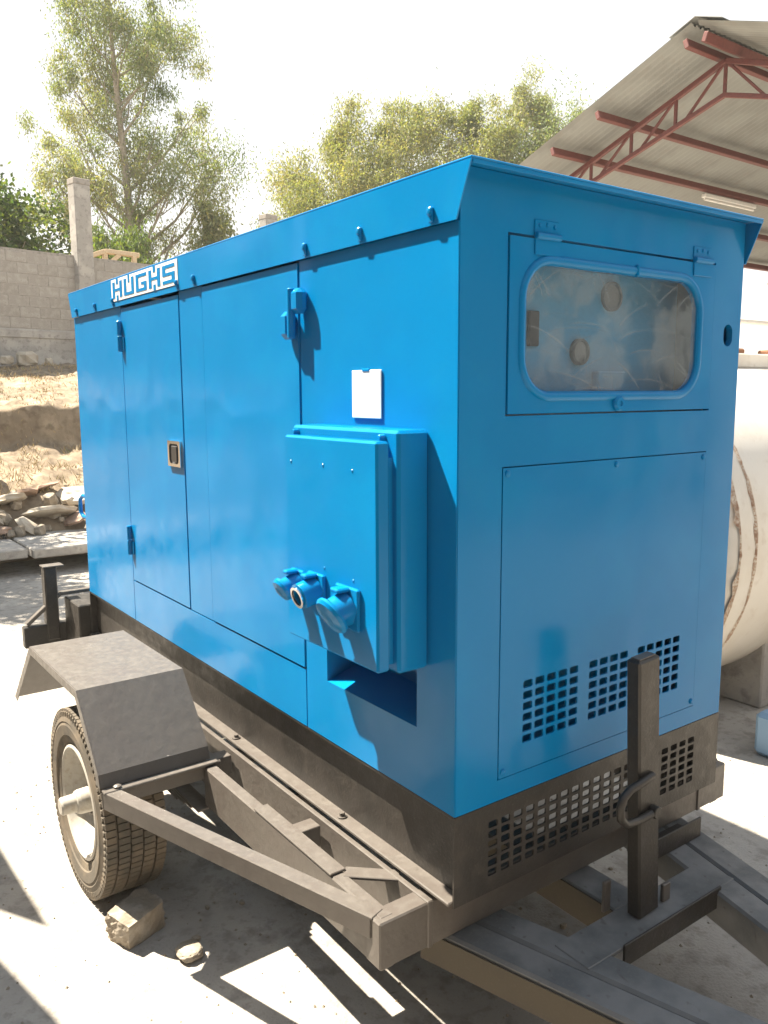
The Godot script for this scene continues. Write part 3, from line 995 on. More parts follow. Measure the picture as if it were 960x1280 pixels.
	for k in 13:
		var fr := MB.new()
		fr.coloured = true
		var az := k * 2.399
		var rise := rng.randf_range(0.35, 1.25)
		var prev := pa + Vector3(0.02, 2.25, 0.03)
		var p := prev
		var dir := Vector3(cos(az) * 0.8, rise, sin(az) * 0.8).normalized()
		for s in 12:
			dir = (dir + Vector3(0, -0.11, 0)).normalized()
			var np := p + dir * 0.125
			var side := dir.cross(Vector3.UP).normalized()
			for sg: float in [-1.0, 1.0]:
				var tip := np + side * sg * (0.34 * sin(PI * (s + 2) / 15.0)) + dir * 0.16 + Vector3(0, -0.09, 0)
				var cc := Color(0.07, 0.12, 0.03) * rng.randf_range(0.7, 1.4)
				fr.v.append(p); fr.v.append(np); fr.v.append(tip)
				for z in 3:
					fr.n.append((side * sg * 0.3 + Vector3.UP).normalized()); fr.c.append(cc)
			p = np
		obj("frond", fr, M.leaf, t)
	# pale timber frame standing behind the wall
	var ta := Vector3(4.8, 2.6, -16.9)
	var tf := thing("timber_frame", "pale timber roof frame showing over the wall beside the post", "frame", ta)
	var bw := [[Vector3(-0.5, 2.2, 0), Vector3(-0.1, 2.36, 0)], [Vector3(-0.1, 2.36, 0), Vector3(0.62, 2.32, 0.1)], [Vector3(-0.1, 0, 0), Vector3(-0.1, 2.32, 0)], [Vector3(0.5, 0, 0.1), Vector3(0.5, 2.3, 0.1)], [Vector3(-0.1, 2.05, 0.02), Vector3(0.2, 2.3, 0.05)], [Vector3(-0.5, 0, 0), Vector3(-0.5, 2.2, 0)]]
	for b in bw:
		var mm := MB.new()
		mm.bar(ta + b[0], ta + b[1], 0.09, 0.09, 0.006, Vector3(0.1, 0.2, 1))
		obj("timber", mm, M.timber, tf)

# ---------------------------------------------------------------- generator
func side_plate(z0: float, y0: float, z1: float, y1: float, holes: Array, out := 0.0, thick := 0.02) -> MB:
	# plate on the sunny long side, x running along +z
	var mb := MB.new()
	mb.plate(z0, y0, z1, y1, holes, Transform3D(Basis(Vector3(0, 0, 1), Vector3(0, 1, 0), Vector3(-1, 0, 0)), g(-out, 0, 0)), thick)
	return mb

func end_plate(x0: float, y0: float, x1: float, y1: float, holes: Array, out := 0.0, thick := 0.02) -> MB:
	var mb := MB.new()
	mb.plate(x0, y0, x1, y1, holes, Transform3D(Basis(), g(0, 0, out)), thick)
	return mb

func grille(x0: float, y0: float, cols: int, rows: int, px: float, py: float, w: float, h: float) -> Array:
	var a := []
	for r in rows:
		for c in cols:
			a.append([x0 + c * px, y0 + r * py, x0 + c * px + w, y0 + r * py + h, 0.005])
	return a

func build_generator() -> void:
	var t := thing("generator_set", "blue steel generator cabinet on a black perforated skid", "generator", g(0.6, -0.257, -1.546))
	var B: Material = M.blue
	# --- long sunny side
	obj("side_panel", side_plate(-L, 0, -2.361, HT, []), B, t)
	obj("side_panel", side_plate(-1.668, 0.2, -1.455, HT, []), B, t)
	obj("lower_panel", side_plate(-2.355, 0, -0.741, 0.195, []), B, t)
	obj("side_panel", side_plate(-0.734, 0, -0.002, HT, [[-0.61, 0.194, -0.158, 0.352, 0.0]]), B, t)
	var d1 := obj("door", side_plate(-2.349, 0.203, -1.677, 1.476, [], 0.002), B, t)
	var d2 := obj("door", side_plate(-1.447, 0.203, -0.743, 1.482, [], 0.003), B, t)
	# barrel hinges
	for y: float in [1.352, 0.396]:
		var h := MB.new()
		h.cyl(g(-0.013, y - 0.07, -2.352), g(-0.013, y, -2.352), 0.011, 0.011, 12, 0.003)
		h.cyl(g(-0.013, y + 0.003, -2.352), g(-0.013, y + 0.07, -2.352), 0.011, 0.011, 12, 0.003)
		h.slab(g(-0.008, y - 0.065, -2.35), g(-0.002, y - 0.005, -2.315), 0.002)
		obj("hinge", h, B, d1)
	var hg := MB.new()
	hg.box(g(-0.02, 1.365, -0.705), Vector3(0.04, 0.075, 0.058), 0.014)
	hg.box(g(-0.02, 1.297, -0.772), Vector3(0.042, 0.085, 0.06), 0.016)
	hg.cyl(g(-0.03, 1.255, -0.738), g(-0.03, 1.405, -0.738), 0.013, 0.013, 12, 0.003)
	obj("hinge", hg, B, d2)
	# paddle latch: chrome dish with a lever
	var la := MB.new()
	la.plate(-1.826, 0.79, -1.695, 0.896, [[-1.81, 0.802, -1.711, 0.884, 0.018]], Transform3D(Basis(Vector3(0, 0, 1), Vector3(0, 1, 0), Vector3(-1, 0, 0)), g(-0.012, 0, 0)), 0.01)
	var ld := obj("latch", la, M.steel, d1)
	var lc := MB.new()
	lc.slab(g(-0.004, 0.8, -1.812), g(-0.0025, 0.886, -1.709))
	obj("dish", lc, M.dark_in, ld)
	var lv := MB.new()
	lv.box(g(-0.011, 0.843, -1.752), Vector3(0.008, 0.066, 0.06), 0.004)
	obj("lever", lv, mat(lin(0.03, 0.03, 0.032), 0.35), ld)
	# intake notch below the socket box: sloped sill and dark back
	var nt := MB.new()
	nt.quad(g(0.0, 0.194, -0.61), g(0.0, 0.194, -0.158), g(0.14, 0.235, -0.158), g(0.14, 0.235, -0.61), Vector3(-0.28, 0.96, 0))
	nt.quad(g(0.02, 0.194, -0.611), g(0.02, 0.36, -0.611), g(0.16, 0.36, -0.611), g(0.16, 0.194, -0.611), Vector3(0, 0, 1))
	nt.quad(g(0.02, 0.194, -0.157), g(0.02, 0.36, -0.157), g(0.16, 0.36, -0.157), g(0.16, 0.194, -0.157), Vector3(0, 0, -1))
	nt.quad(g(0.02, 0.353, -0.61), g(0.02, 0.353, -0.158), g(0.16, 0.353, -0.158), g(0.16, 0.353, -0.61), Vector3(0, -1, 0))
	nt.quad(g(0.14, 0.194, -0.61), g(0.14, 0.194, -0.158), g(0.14, 0.36, -0.158), g(0.14, 0.36, -0.61), Vector3(-1, 0, 0))
	obj("intake_recess", nt, B, t)
	# rating plate
	var rp := MB.new()
	rp.slab(g(-0.006, 1.02, -0.447), g(-0.001, 1.152, -0.307), 0.002)
	obj("rating_plate", rp, M.white, t)
	var rc := MB.new()
	rc.slab(g(-0.008, 1.148, -0.395), g(-0.002, 1.156, -0.36), 0.002)
	obj("plate_clip", rc, B, t)
	# --- roof with flared side bands
	var rf := MB.new()
	rf.slab(g(-0.011, RT - 0.006, -L - 0.05), g(W + 0.011, RT, 0.052), 0.002)
	var roof := obj("roof", rf, B, t)
	var lip := MB.new()
	lip.slab(g(-0.006, RT - 0.016, 0.048), g(W + 0.006, RT - 0.0065, 0.0515), 0.001)
	obj("roof_lip", lip, B, roof)
	for s: float in [0.0, 1.0]:
		var fa := MB.new()
		var poly := PackedVector2Array([Vector2(0.0, HT), Vector2(0.051, RT - 0.0065), Vector2(-L - 0.05, RT - 0.0065), Vector2(-L, HT)])
		fa.prism(poly, Transform3D(Basis(Vector3(0, 0, 1), Vector3(0, 1, 0), Vector3(-1, 0, 0)), g(-0.007 if s == 0.0 else W + 0.011, 0, 0)), 0.004)
		obj("roof_band", fa, B, roof)
		for z: float in [-0.088, -0.389, -0.677, -1.494, -1.655, -2.42, -2.689, -2.996]:
			var bm := MB.new()
			var x := -0.011 if s == 0.0 else W + 0.011
			var o := -1.0 if s == 0.0 else 1.0
			bm.box(g(x + o * 0.003, 1.512, z), Vector3(0.006, 0.036, 0.017), 0.003)
			bm.lathe(g(x + o * 0.006, 1.52, z), Vector3(o, 0, 0), PackedVector2Array([Vector2(0.011, 0), Vector2(0.0105, 0.003), Vector2(0.007, 0.006), Vector2(0.0, 0.007)]), 14)
			obj("roof_bolt", bm, B, roof)
	# painted name sign
	var sg := MB.new()
	sg.slab(g(-0.0132, 1.513, -2.43), g(-0.0112, 1.61, -1.645))
	var so := obj("name_sign", sg, M.white, roof)
	var lt := MB.new()
	var glyph := {"H": [[0, 0, 0.25, 1], [0.75, 0, 1, 1], [0.25, 0.42, 0.75, 0.58], [0.4, 0.84, 0.6, 1.16], [0.4, -0.16, 0.6, 0.16]], "U": [[0, 0.18, 0.25, 1], [0.75, 0.18, 1, 1], [0, 0, 1, 0.18], [0.42, 0.72, 0.58, 1.16]],
		"G": [[0, 0.82, 1, 1], [0, 0.18, 0.25, 0.82], [0, 0, 1, 0.18], [0.75, 0.18, 1, 0.52], [0.5, 0.36, 0.75, 0.52]], "S": [[0, 0.82, 1, 1], [0, 0.58, 0.25, 0.82], [0, 0.42, 1, 0.58], [0.75, 0.18, 1, 0.42], [0, 0, 1, 0.18]]}
	var word := "HUGHS"
	for i in 5:
		var z0 := -2.412 + i * 0.1535
		for b in glyph[word[i]]:
			lt.slab(g(-0.0146, 1.525 + b[1] * 0.073, z0 + b[0] * 0.128), g(-0.0134, 1.525 + b[3] * 0.073, z0 + b[2] * 0.128))
	obj("lettering", lt, B, so)
	# --- socket box on the sunny side
	var bx := MB.new()
	bx.slab(g(-0.1, 0.377, -0.624), g(-0.0005, 0.998, -0.106), 0.008)
	var box_o := obj("socket_box", bx, B, t)
	var nk := MB.new()
	nk.slab(g(-0.1205, 0.4, -0.55), g(-0.099, 0.93, -0.13), 0.0)
	obj("gasket", nk, B, box_o)
	var fc := MB.new()
	fc.slab(g(-0.16, 0.388, -0.566), g(-0.12, 0.973, -0.114), 0.006)
	var cover := obj("cover", fc, B, box_o)
	for z: float in [-0.59, -0.165]:
		var sb := MB.new()
		sb.cyl(g(-0.1, 0.978, z), g(-0.118, 0.978, z), 0.011, 0.009, 10, 0.002)
		obj("stud", sb, B, box_o)
	for p: Vector2 in [Vector2(0.9, -0.36), Vector2(0.895, -0.22), Vector2(0.62, -0.36), Vector2(0.61, -0.22), Vector2(0.9, -0.53)]:
		var sc := MB.new()
		sc.lathe(g(-0.16, p.x, p.y), Vector3(-1, 0, 0), PackedVector2Array([Vector2(0.0045, 0), Vector2(0.003, 0.002), Vector2(0, 0.0025)]), 8)
		obj("screw", sc, B, cover)
	# industrial sockets: square flange, angled body, round hinged lid
	var sk := [[0.558, -0.492, 0.032, 0], [0.557, -0.392, 0.039, 1], [0.537, -0.238, 0.049, 0]]
	for s in sk:
		var y: float = s[0]
		var z: float = s[1]
		var r: float = s[2]
		var fl := MB.new()
		fl.box(g(-0.166, y, z), Vector3(0.012, r * 2.3, r * 2.2), 0.004)
		var fo := obj("socket", fl, B, cover)
		var ax := Vector3(-0.95, -0.26, -0.02).normalized()
		var c0 := g(-0.168, y, z)
		var bd := MB.new()
		if s[3] == 1:
			bd.lathe(c0, ax, PackedVector2Array([Vector2(r, 0), Vector2(r, 0.055), Vector2(r * 0.62, 0.058), Vector2(r * 0.6, 0.03), Vector2(0, 0.03)]), 8)
			obj("socket_body", bd, B, fo)
			var ho := MB.new()
			ho.cyl(c0 + ax * 0.031, c0 + ax * 0.036, r * 0.55, r * 0.55, 16)
			obj("contact_plate", ho, M.dark_in, fo)
			var ri := MB.new()
			ri.lathe(c0, ax, PackedVector2Array([Vector2(r * 0.62, 0.056), Vector2(r * 0.8, 0.06), Vector2(r * 0.8, 0.064), Vector2(r * 0.6, 0.064)]), 18)
			obj("collar", ri, M.steel, fo)
		else:
			bd.lathe(c0, ax, PackedVector2Array([Vector2(r, 0), Vector2(r * 0.92, 0.04), Vector2(r * 0.9, 0.048)]), 8)
			obj("socket_body", bd, B, fo)
			var li := MB.new()
			li.lathe(c0 + ax * 0.044, (ax + Vector3(0, -0.3, 0)).normalized(), PackedVector2Array([Vector2(0, 0), Vector2(r * 1.12, 0), Vector2(r * 1.14, 0.008), Vector2(r * 1.0, 0.016), Vector2(r * 0.5, 0.021), Vector2(0, 0.022)]), 22)
			obj("socket_lid", li, B, fo)
		var hn := MB.new()
		hn.box(c0 + Vector3(-0.022, r * 1.04, 0), Vector3(0.04, 0.012, r * 0.8), 0.004)
		obj("lid_hinge", hn, B, fo)
	# --- shaded end face
	var rh := 0.034
	obj("end_wall", end_plate(0.003, 0, W - 0.003, RT - 0.008, [[0.158, 1.03, 1.045, 1.478, 0.0], [0.15, 0.058, 1.043, 0.902, 0.0], [1.13 - rh * 0.72, 1.264 - rh, 1.13 + rh * 0.72, 1.264 + rh, rh * 0.719]]), B, t)
	var holes := grille(0.241, 0.14, 5, 6, 0.0465, 0.0312, 0.036, 0.0215)
	holes.append_array(grille(0.511, 0.14, 4, 6, 0.0465, 0.0312, 0.036, 0.0215))
	holes.append_array(grille(0.734, 0.14, 5, 6, 0.0445, 0.0312, 0.035, 0.0215))
	var lp := obj("louvre_panel", end_plate(0.153, 0.061, 1.04, 0.899, holes, 0.0015, 0.006), B, t)
	for p: Vector2 in [Vector2(0.168, 0.884), Vector2(1.026, 0.884), Vector2(1.026, 0.078), Vector2(0.168, 0.078), Vector2(0.6, 0.885)]:
		var sc := MB.new()
		sc.lathe(g(p.x, p.y, 0.0015), Vector3(0, 0, 1), PackedVector2Array([Vector2(0.009, 0), Vector2(0.009, 0.003), Vector2(0.005, 0.006), Vector2(0, 0.0065)]), 10)
		obj("screw", sc, B, lp)
	var bk := MB.new()
	bk.slab(g(0.1, 0.02, -0.2), g(1.1, 0.93, -0.19))
	obj("baffle", bk, M.blue, t)
	# hatch with gasketed window
	var G := [0.222, 1.092, 0.957, 1.41, 0.085]
	var ht := obj("hatch", end_plate(0.163, 1.035, 1.04, 1.471, [G], 0.003, 0.02), B, t)
	# gasket: bead swept round the window
	var loop := PackedVector3Array()
	var cr := 0.105
	var ox0 := 0.208
	var ox1 := 0.971
	var oy0 := 1.078
	var oy1 := 1.424
	var cs := [[Vector2(ox1 - cr, oy1 - cr), 0.0], [Vector2(ox0 + cr, oy1 - cr), PI / 2], [Vector2(ox0 + cr, oy0 + cr), PI], [Vector2(ox1 - cr, oy0 + cr), PI * 1.5]]
	for q in cs:
		for s in 9:
			var an: float = q[1] + PI / 2 * s / 8.0
			loop.append(g(q[0].x + cos(an) * cr, q[0].y + sin(an) * cr, -0.0025))
	loop.append(loop[0]); loop.append(loop[1])
	var gb := MB.new()
	gb.tube(loop, PackedFloat32Array([0.0135]), 12)
	var gs := obj("window_gasket", gb, B, ht)
	var gj := MB.new()
	gj.box(g(0.655, 1.424, 0.001), Vector3(0.01, 0.033, 0.026), 0.004)
	obj("gasket_clip", gj, B, gs)
	var pn := MB.new()
	var pp := PackedVector2Array()
	for q in loop: pp.append(Vector2(q.x, q.y - GY))
	pp.remove_at(pp.size() - 1); pp.remove_at(pp.size() - 1)
	pn.prism(pp, Transform3D(Basis(), g(0, 0, -0.006)), 0.003)
	obj("window_pane", pn, M.pane, ht)
	var kn := MB.new()
	kn.lathe(g(0.592, 1.057, 0.003), Vector3(0, 0, 1), PackedVector2Array([Vector2(0.022, 0), Vector2(0.022, 0.008), Vector2(0.017, 0.014), Vector2(0.008, 0.014), Vector2(0.007, 0.01), Vector2(0, 0.01)]), 20)
	obj("lock", kn, B, ht)
	for x: float in [0.292, 0.968]:
		var h := MB.new()
		h.slab(g(x - 0.045, 1.484, 0.0), g(x + 0.045, 1.518, 0.004), 0.0015)
		h.slab(g(x - 0.045, 1.432, 0.003), g(x + 0.045, 1.472, 0.0075), 0.0015)
		h.cyl(g(x - 0.045, 1.478, 0.008), g(x + 0.045, 1.478, 0.008), 0.009, 0.009, 12, 0.002)
		var ho := obj("hinge", h, B, ht)
		for k in 3:
			var hs := MB.new()
			hs.lathe(g(x - 0.028 + k * 0.027, 1.504 + 0.003 * (k % 2), 0.004), Vector3(0, 0, 1), PackedVector2Array([Vector2(0.006, 0), Vector2(0.004, 0.004), Vector2(0, 0.0045)]), 8)
			obj("rivet", hs, B, ho)
	# control board behind the window
	var cb := MB.new()
	cb.slab(g(0.165, 1.035, -0.135), g(1.035, 1.475, -0.125))
	var board := obj("control_board", cb, M.blue_in, t)
	var sv := MB.new()
	sv.slab(g(0.16, 1.03, -0.13), g(0.165, 1.478, -0.02))
	sv.slab(g(1.038, 1.03, -0.13), g(1.043, 1.478, -0.02))
	sv.slab(g(0.16, 1.024, -0.13), g(1.043, 1.029, -0.02))
	obj("board_surround", sv, M.zinc, board)
	var gauges := [[0.57, 1.204, 0.038], [0.705, 1.368, 0.043]]
	for q in gauges:
		var bz := MB.new()
		bz.lathe(g(q[0], q[1], -0.125), Vector3(0, 0, 1), PackedVector2Array([Vector2(q[2], 0), Vector2(q[2], 0.012), Vector2(q[2] * 0.82, 0.014), Vector2(q[2] * 0.8, 0.005)]), 24)
		var bo := obj("gauge", bz, M.dark_in, board)
		var dl := MB.new()
		dl.cyl(g(q[0], q[1], -0.124), g(q[0], q[1], -0.119), q[2] * 0.79, q[2] * 0.79, 24)
		obj("dial", dl, M.ochre if q[0] > 0.6 else M.iron, bo)
	var mt := MB.new()
	mt.slab(g(0.355, 1.215, -0.125), g(0.395, 1.31, -0.112), 0.003)
	obj("hour_meter", mt, M.dark_in, board)
	var pl := MB.new()
	pl.slab(g(0.63, 1.09, -0.125), g(0.76, 1.15, -0.1), 0.004)
	obj("terminal_cover", pl, M.blue_in, board)
	# --- hidden sides, floor
	var fs := MB.new()
	fs.slab(g(W - 0.02, 0, -L), g(W, HT, -0.022), 0.003)
	obj("far_side_panel", fs, B, t)
	var re := MB.new()
	re.slab(g(0.022, 0, -L), g(W - 0.022, RT - 0.008, -L + 0.02), 0.003)
	obj("rear_wall", re, B, t)
	var fl2 := MB.new()
	fl2.slab(g(0.022, 0.001, -L + 0.022), g(W - 0.022, 0.006, -0.022))
	obj("floor", fl2, M.blue, t)
	var inn := MB.new()
	inn.slab(g(0.3, 0.1, -2.7), g(0.9, 0.95, -0.7), 0.03)
	obj("engine_block", inn, M.iron, t)
	var lh := MB.new()
	lh.tube(PackedVector3Array([g(0.03, 0.52, -L), g(0.02, 0.525, -L - 0.1), g(0.015, 0.5, -L - 0.135), g(0.015, 0.43, -L - 0.135), g(0.02, 0.405, -L - 0.1), g(0.03, 0.41, -L)]), PackedFloat32Array([0.011]), 10)
	obj("lifting_handle", lh, B, t)
	# --- skid: channels along both sides, perforated plate at each end
	for s: float in [0.0, 1.0]:
		var xo := 0.0 if s == 0.0 else W
		var dr := 1.0 if s == 0.0 else -1.0
		var ch := MB.new()
		ch.slab(g(xo + dr * 0.034, -0.24, -L), g(xo + dr * 0.042, -0.012, -0.012))
		ch.slab(g(xo + dr * 0.002, -0.012, -L), g(xo + dr * 0.06, -0.002, -0.012), 0.002)
		var rail := obj("skid_rail", ch, M.black, t)
		var fg := MB.new()
		fg.slab(g(xo + dr * -0.014, -0.252, -L), g(xo + dr * 0.06, -0.24, -0.007), 0.003)
		obj("flange", fg, M.frame, rail)
		for z: float in [-0.55, -1.3, -2.3]:
			var bo := MB.new()
			bo.cyl(g(xo + dr * 0.01, -0.24, z), g(xo + dr * 0.01, -0.235, z), 0.016, 0.016, 14, 0.001)
			bo.cyl(g(xo + dr * 0.01, -0.235, z), g(xo + dr * 0.01, -0.224, z), 0.009, 0.009, 6, 0.001)
			obj("skid_bolt", bo, M.frame, rail)
	var sh := grille(0.121, -0.21, 20, 6, 0.0476, 0.0277, 0.034, 0.0195)
	obj("perforated_plate", end_plate(0.0, -0.257, W, -0.003, sh, -0.0005, 0.006), M.black, t)
	var sr := MB.new()
	sr.slab(g(0, -0.257, -L - 0.006), g(W, -0.003, -L - 0.0005), 0.001)
	obj("rear_skid_plate", sr, M.black, t)

# ---------------------------------------------------------------- trailer
func fender_and_wheel(t: Node3D, side: float) -> void:
	# side -1: sunny side; 1: mirrored about the middle of the trailer
	var X := func(x: float) -> float: return x if side < 0.0 else W - x
	var prof := PackedVector2Array([Vector2(-2.475, -0.3), Vector2(-2.124, 0.027), Vector2(-1.443, 0.035), Vector2(-1.228, -0.205), Vector2(-1.215, -0.25)])
	var outer := PackedVector2Array()
	for p in prof: outer.append(p)
	var inner := PackedVector2Array([Vector2(-1.22, -0.25), Vector2(-1.233, -0.206), Vector2(-1.446, 0.03), Vector2(-2.122, 0.022), Vector2(-2.47, -0.304)])
	for p in inner: outer.append(p)
	var fr := Transform3D(Basis(Vector3(0, 0, 1), Vector3(0, 1, 0), Vector3(-1, 0, 0)), g(maxf(X.call(-0.14), X.call(-0.54)), 0, 0))
	var mb := MB.new()
	mb.prism(outer, fr, 0.4)
	var fo := obj("fender", mb, M.frame, t)
	# turned-down outer edge
	var lipm := MB.new()
	var band := PackedVector2Array([Vector2(-2.475, -0.301), Vector2(-2.124, 0.026), Vector2(-1.443, 0.034), Vector2(-1.2285, -0.205), Vector2(-1.216, -0.249), Vector2(-1.255, -0.25), Vector2(-1.262, -0.215), Vector2(-1.462, 0.003), Vector2(-2.108, -0.006), Vector2(-2.44, -0.312)])
	lipm.prism(band, Transform3D(fr.basis, g(maxf(X.call(-0.5405), X.call(-0.5445)), 0, 0)), 0.004)
	obj("fender_edge", lipm, M.frame, fo)
	var cen := g(X.call(-0.41), -0.475, -1.62)
	var ax := Vector3(side, 0, 0)
	var wl := thing_part("wheel", t, cen)
	var R := 0.365
	var ty := MB.new()
	ty.lathe(cen, ax, PackedVector2Array([Vector2(0.215, -0.09), Vector2(0.235, -0.104), Vector2(0.3, -0.118), Vector2(0.335, -0.112), Vector2(0.35, -0.098), Vector2(0.352, -0.09), Vector2(0.352, 0.09), Vector2(0.35, 0.098), Vector2(0.335, 0.112), Vector2(0.315, 0.117), Vector2(0.31, 0.1145), Vector2(0.3, 0.118), Vector2(0.262, 0.114), Vector2(0.258, 0.109), Vector2(0.235, 0.104), Vector2(0.215, 0.09)]), 64)
	var seg := 84
	for k in seg:
		var a := TAU * k / seg
		for r in 5:
			var a2 := a + (0.5 if r % 2 else 0.0) * TAU / seg
			var d := Vector3(0, sin(a2), cos(a2))
			var w := 0.041 if r > 0 and r < 4 else 0.037
			ty.box(cen + d * 0.3585 + ax * (-0.092 + r * 0.046), Vector3(w, 0.013, TAU * R / seg * 0.88), 0.0015, Basis(Vector3(1, 0, 0), d, Vector3(1, 0, 0).cross(d)))
		for s2: float in [-1.0, 1.0]:
			var d3 := Vector3(0, sin(a), cos(a))
			ty.box(cen + d3 * 0.343 + ax * s2 * 0.107, Vector3(0.014, 0.022, TAU * R / seg * 0.6), 0.003, Basis(Vector3(1, 0, 0), d3, Vector3(1, 0, 0).cross(d3)))
	part_mesh("tyre", ty, M.rubber, wl, cen)
	var rm := MB.new()
	rm.lathe(cen, ax, PackedVector2Array([Vector2(0.222, 0.096), Vector2(0.222, 0.104), Vector2(0.212, 0.107), Vector2(0.202, 0.1), Vector2(0.196, 0.07), Vector2(0.178, 0.05), Vector2(0.168, 0.02), Vector2(0.15, 0.008), Vector2(0.125, 0.03), Vector2(0.11, 0.034), Vector2(0.075, 0.03), Vector2(0.0, 0.03)]), 48)
	rm.lathe(cen, ax, PackedVector2Array([Vector2(0.222, -0.1), Vector2(0.2, -0.09), Vector2(0.19, -0.02), Vector2(0.0, -0.02)]), 32)
	var ro := part_mesh("rim", rm, M.rim, wl, cen)
	for k in 6:
		var a := TAU * k / 6.0
		var nb := MB.new()
		var c := cen + Vector3(0, sin(a), cos(a)) * 0.09 + ax * 0.032
		nb.cyl(c, c + ax * 0.018, 0.012, 0.011, 6)
		part_mesh("wheel_nut", nb, M.frame, wl, cen)
	var hb := MB.new()
	hb.lathe(cen, ax, PackedVector2Array([Vector2(0.05, 0.03), Vector2(0.047, 0.1), Vector2(0.043, 0.112), Vector2(0.036, 0.116), Vector2(0.034, 0.165), Vector2(0.028, 0.172), Vector2(0, 0.172)]), 24)
	part_mesh("hub", hb, M.rim, wl, cen)

func thing_part(called: String, parent: Node3D, at: Vector3) -> Node3D:
	var o := Node3D.new()
	o.name = called
	parent.add_child(o, true)
	o.position = at - parent.position
	return o

func part_mesh(called: String, mb: MB, m: Material, parent: Node3D, base: Vector3) -> MeshInstance3D:
	var o := MeshInstance3D.new()
	o.mesh = mb.mesh()
	o.material_override = m
	o.name = called
	parent.add_child(o, true)
	o.position = -base
	return o

func build_trailer() -> void:
	var t := thing("trailer", "black steel two wheeled trailer carrying the blue generator", "trailer", Vector3(0.6, 0, -1.6))
	var K: Material = M.frame
	var top := -0.262
	fender_and_wheel(t, -1.0)
	fender_and_wheel(t, 1.0)
	var axm := MB.new()
	axm.cyl(g(-0.3, -0.475, -1.62), g(W + 0.3, -0.475, -1.62), 0.035, 0.035, 16)
	obj("axle", axm, K, t)
	for s: float in [-1.0, 1.0]:
		var X := func(x: float) -> float: return x if s < 0.0 else W - x
		var m1 := MB.new()
		m1.slab(g(X.call(-0.03), -0.4, -3.4), g(X.call(-0.0125), top, -0.07), 0.003)
		obj("main_rail", m1, K, t)
		var m2 := MB.new()
		m2.bar(g(X.call(-0.15), -0.342, -1.2), g(X.call(-0.15), -0.342, -0.09), 0.044, 0.152, 0.005)
		obj("inner_beam", m2, K, t)
		# doubler plate welded on the beam
		var m2b := MB.new()
		m2b.slab(g(X.call(-0.174), top - 0.004, -0.8), g(X.call(-0.122), top + 0.004, -0.33), 0.002)
		obj("doubler_plate", m2b, K, t)
		# outer brace: an angle iron from the fender to the front corner
		var m3 := MB.new()
		m3.bar(g(X.call(-0.515), -0.259, -1.2), g(X.call(-0.165), -0.268, -0.115), 0.05, 0.008, 0.002)
		m3.bar(g(X.call(-0.537), -0.288, -1.2), g(X.call(-0.187), -0.297, -0.115), 0.008, 0.06, 0.002)
		obj("outer_brace", m3, K, t)
		# bracket across under the fender lip
		var m4 := MB.new()
		m4.slab(g(X.call(-0.54), -0.261, -1.215), g(X.call(-0.12), -0.252, -1.18), 0.002)
		m4.slab(g(X.call(-0.54), -0.32, -1.2152), g(X.call(-0.12), -0.2615, -1.207), 0.002)
		var bo := obj("fender_bracket", m4, K, t)
		var bb := MB.new()
		bb.lathe(g(X.call(-0.49), -0.252, -1.198), Vector3.UP, PackedVector2Array([Vector2(0.014, 0), Vector2(0.014, 0.007), Vector2(0.006, 0.011), Vector2(0, 0.011)]), 8)
		obj("bracket_bolt", bb, K, bo)
		var m5 := MB.new()
		m5.slab(g(X.call(-0.15), -0.36, -2.45), g(X.call(-0.1), top, -1.2), 0.004)
		obj("wheel_rail", m5, K, t)
		for z: float in [-2.42, -1.26, -0.62]:
			var m6 := MB.new()
			m6.slab(g(X.call(-0.118), -0.34, z - 0.03), g(X.call(-0.046), top - 0.006, z + 0.03), 0.002)
			obj("cross_tie", m6, K, t)
		var m7 := MB.new()
		m7.bar(g(X.call(-0.128), -0.2695, -0.33), g(X.call(-0.012), -0.2695, -0.222), 0.05, 0.01, 0.002)
		obj("corner_gusset", m7, K, t)
		var sp := MB.new()
		for k in 4:
			sp.slab(g(X.call(-0.2), -0.44 - k * 0.012, -1.62 - 0.42 + k * 0.07), g(X.call(-0.14), -0.43 - k * 0.012, -1.62 + 0.42 - k * 0.07), 0.001)
		obj("leaf_spring", sp, K, t)
	var fc := MB.new()
	fc.slab(g(-0.187, -0.4, -0.14), g(W + 0.187, top - 0.005, -0.075), 0.004)
	obj("front_cross_beam", fc, K, t)
	var rb := MB.new()
	rb.slab(g(-0.29, -0.36, -3.46), g(W + 0.29, -0.235, -3.4), 0.005)
	obj("rear_cross_beam", rb, M.black, t)
	for x: float in [0.3, 0.9]:
		for z: float in [-0.9, -2.3]:
			var cm := MB.new()
			cm.slab(g(-0.018 if x < 0.5 else 0.61, -0.36, z - 0.03), g(0.59 if x < 0.5 else W + 0.018, -0.3, z + 0.03), 0.003)
			obj("cross_member", cm, K, t)
	# rear guard: post, bent strut, tool box
	var rp := MB.new()
	rp.slab(g(-0.165, -0.33, -3.465), g(-0.095, 0.1, -3.39), 0.006)
	obj("rear_post", rp, M.black, t)
	var rt := MB.new()
	rt.slab(g(-0.17, 0.1005, -3.47), g(-0.055, 0.108, -3.385), 0.001)
	obj("post_plate", rt, K, t)
	var st := MB.new()
	st.bar(g(-0.268, -0.225, -3.43), g(-0.076, -0.068, -3.43), 0.04, 0.022, 0.003)
	st.bar(g(-0.078, -0.068, -3.43), g(0.3, -0.068, -3.43), 0.04, 0.022, 0.003)
	obj("guard_strut", st, K, t)
	var tb := MB.new()
	tb.slab(g(-0.062, -0.36, -3.395), g(0.5, -0.08, -3.11), 0.006)
	obj("tool_box", tb, M.black, t)
	# drawbar: two beams closing on the hitch, top at y = -0.405
	var by := -0.405
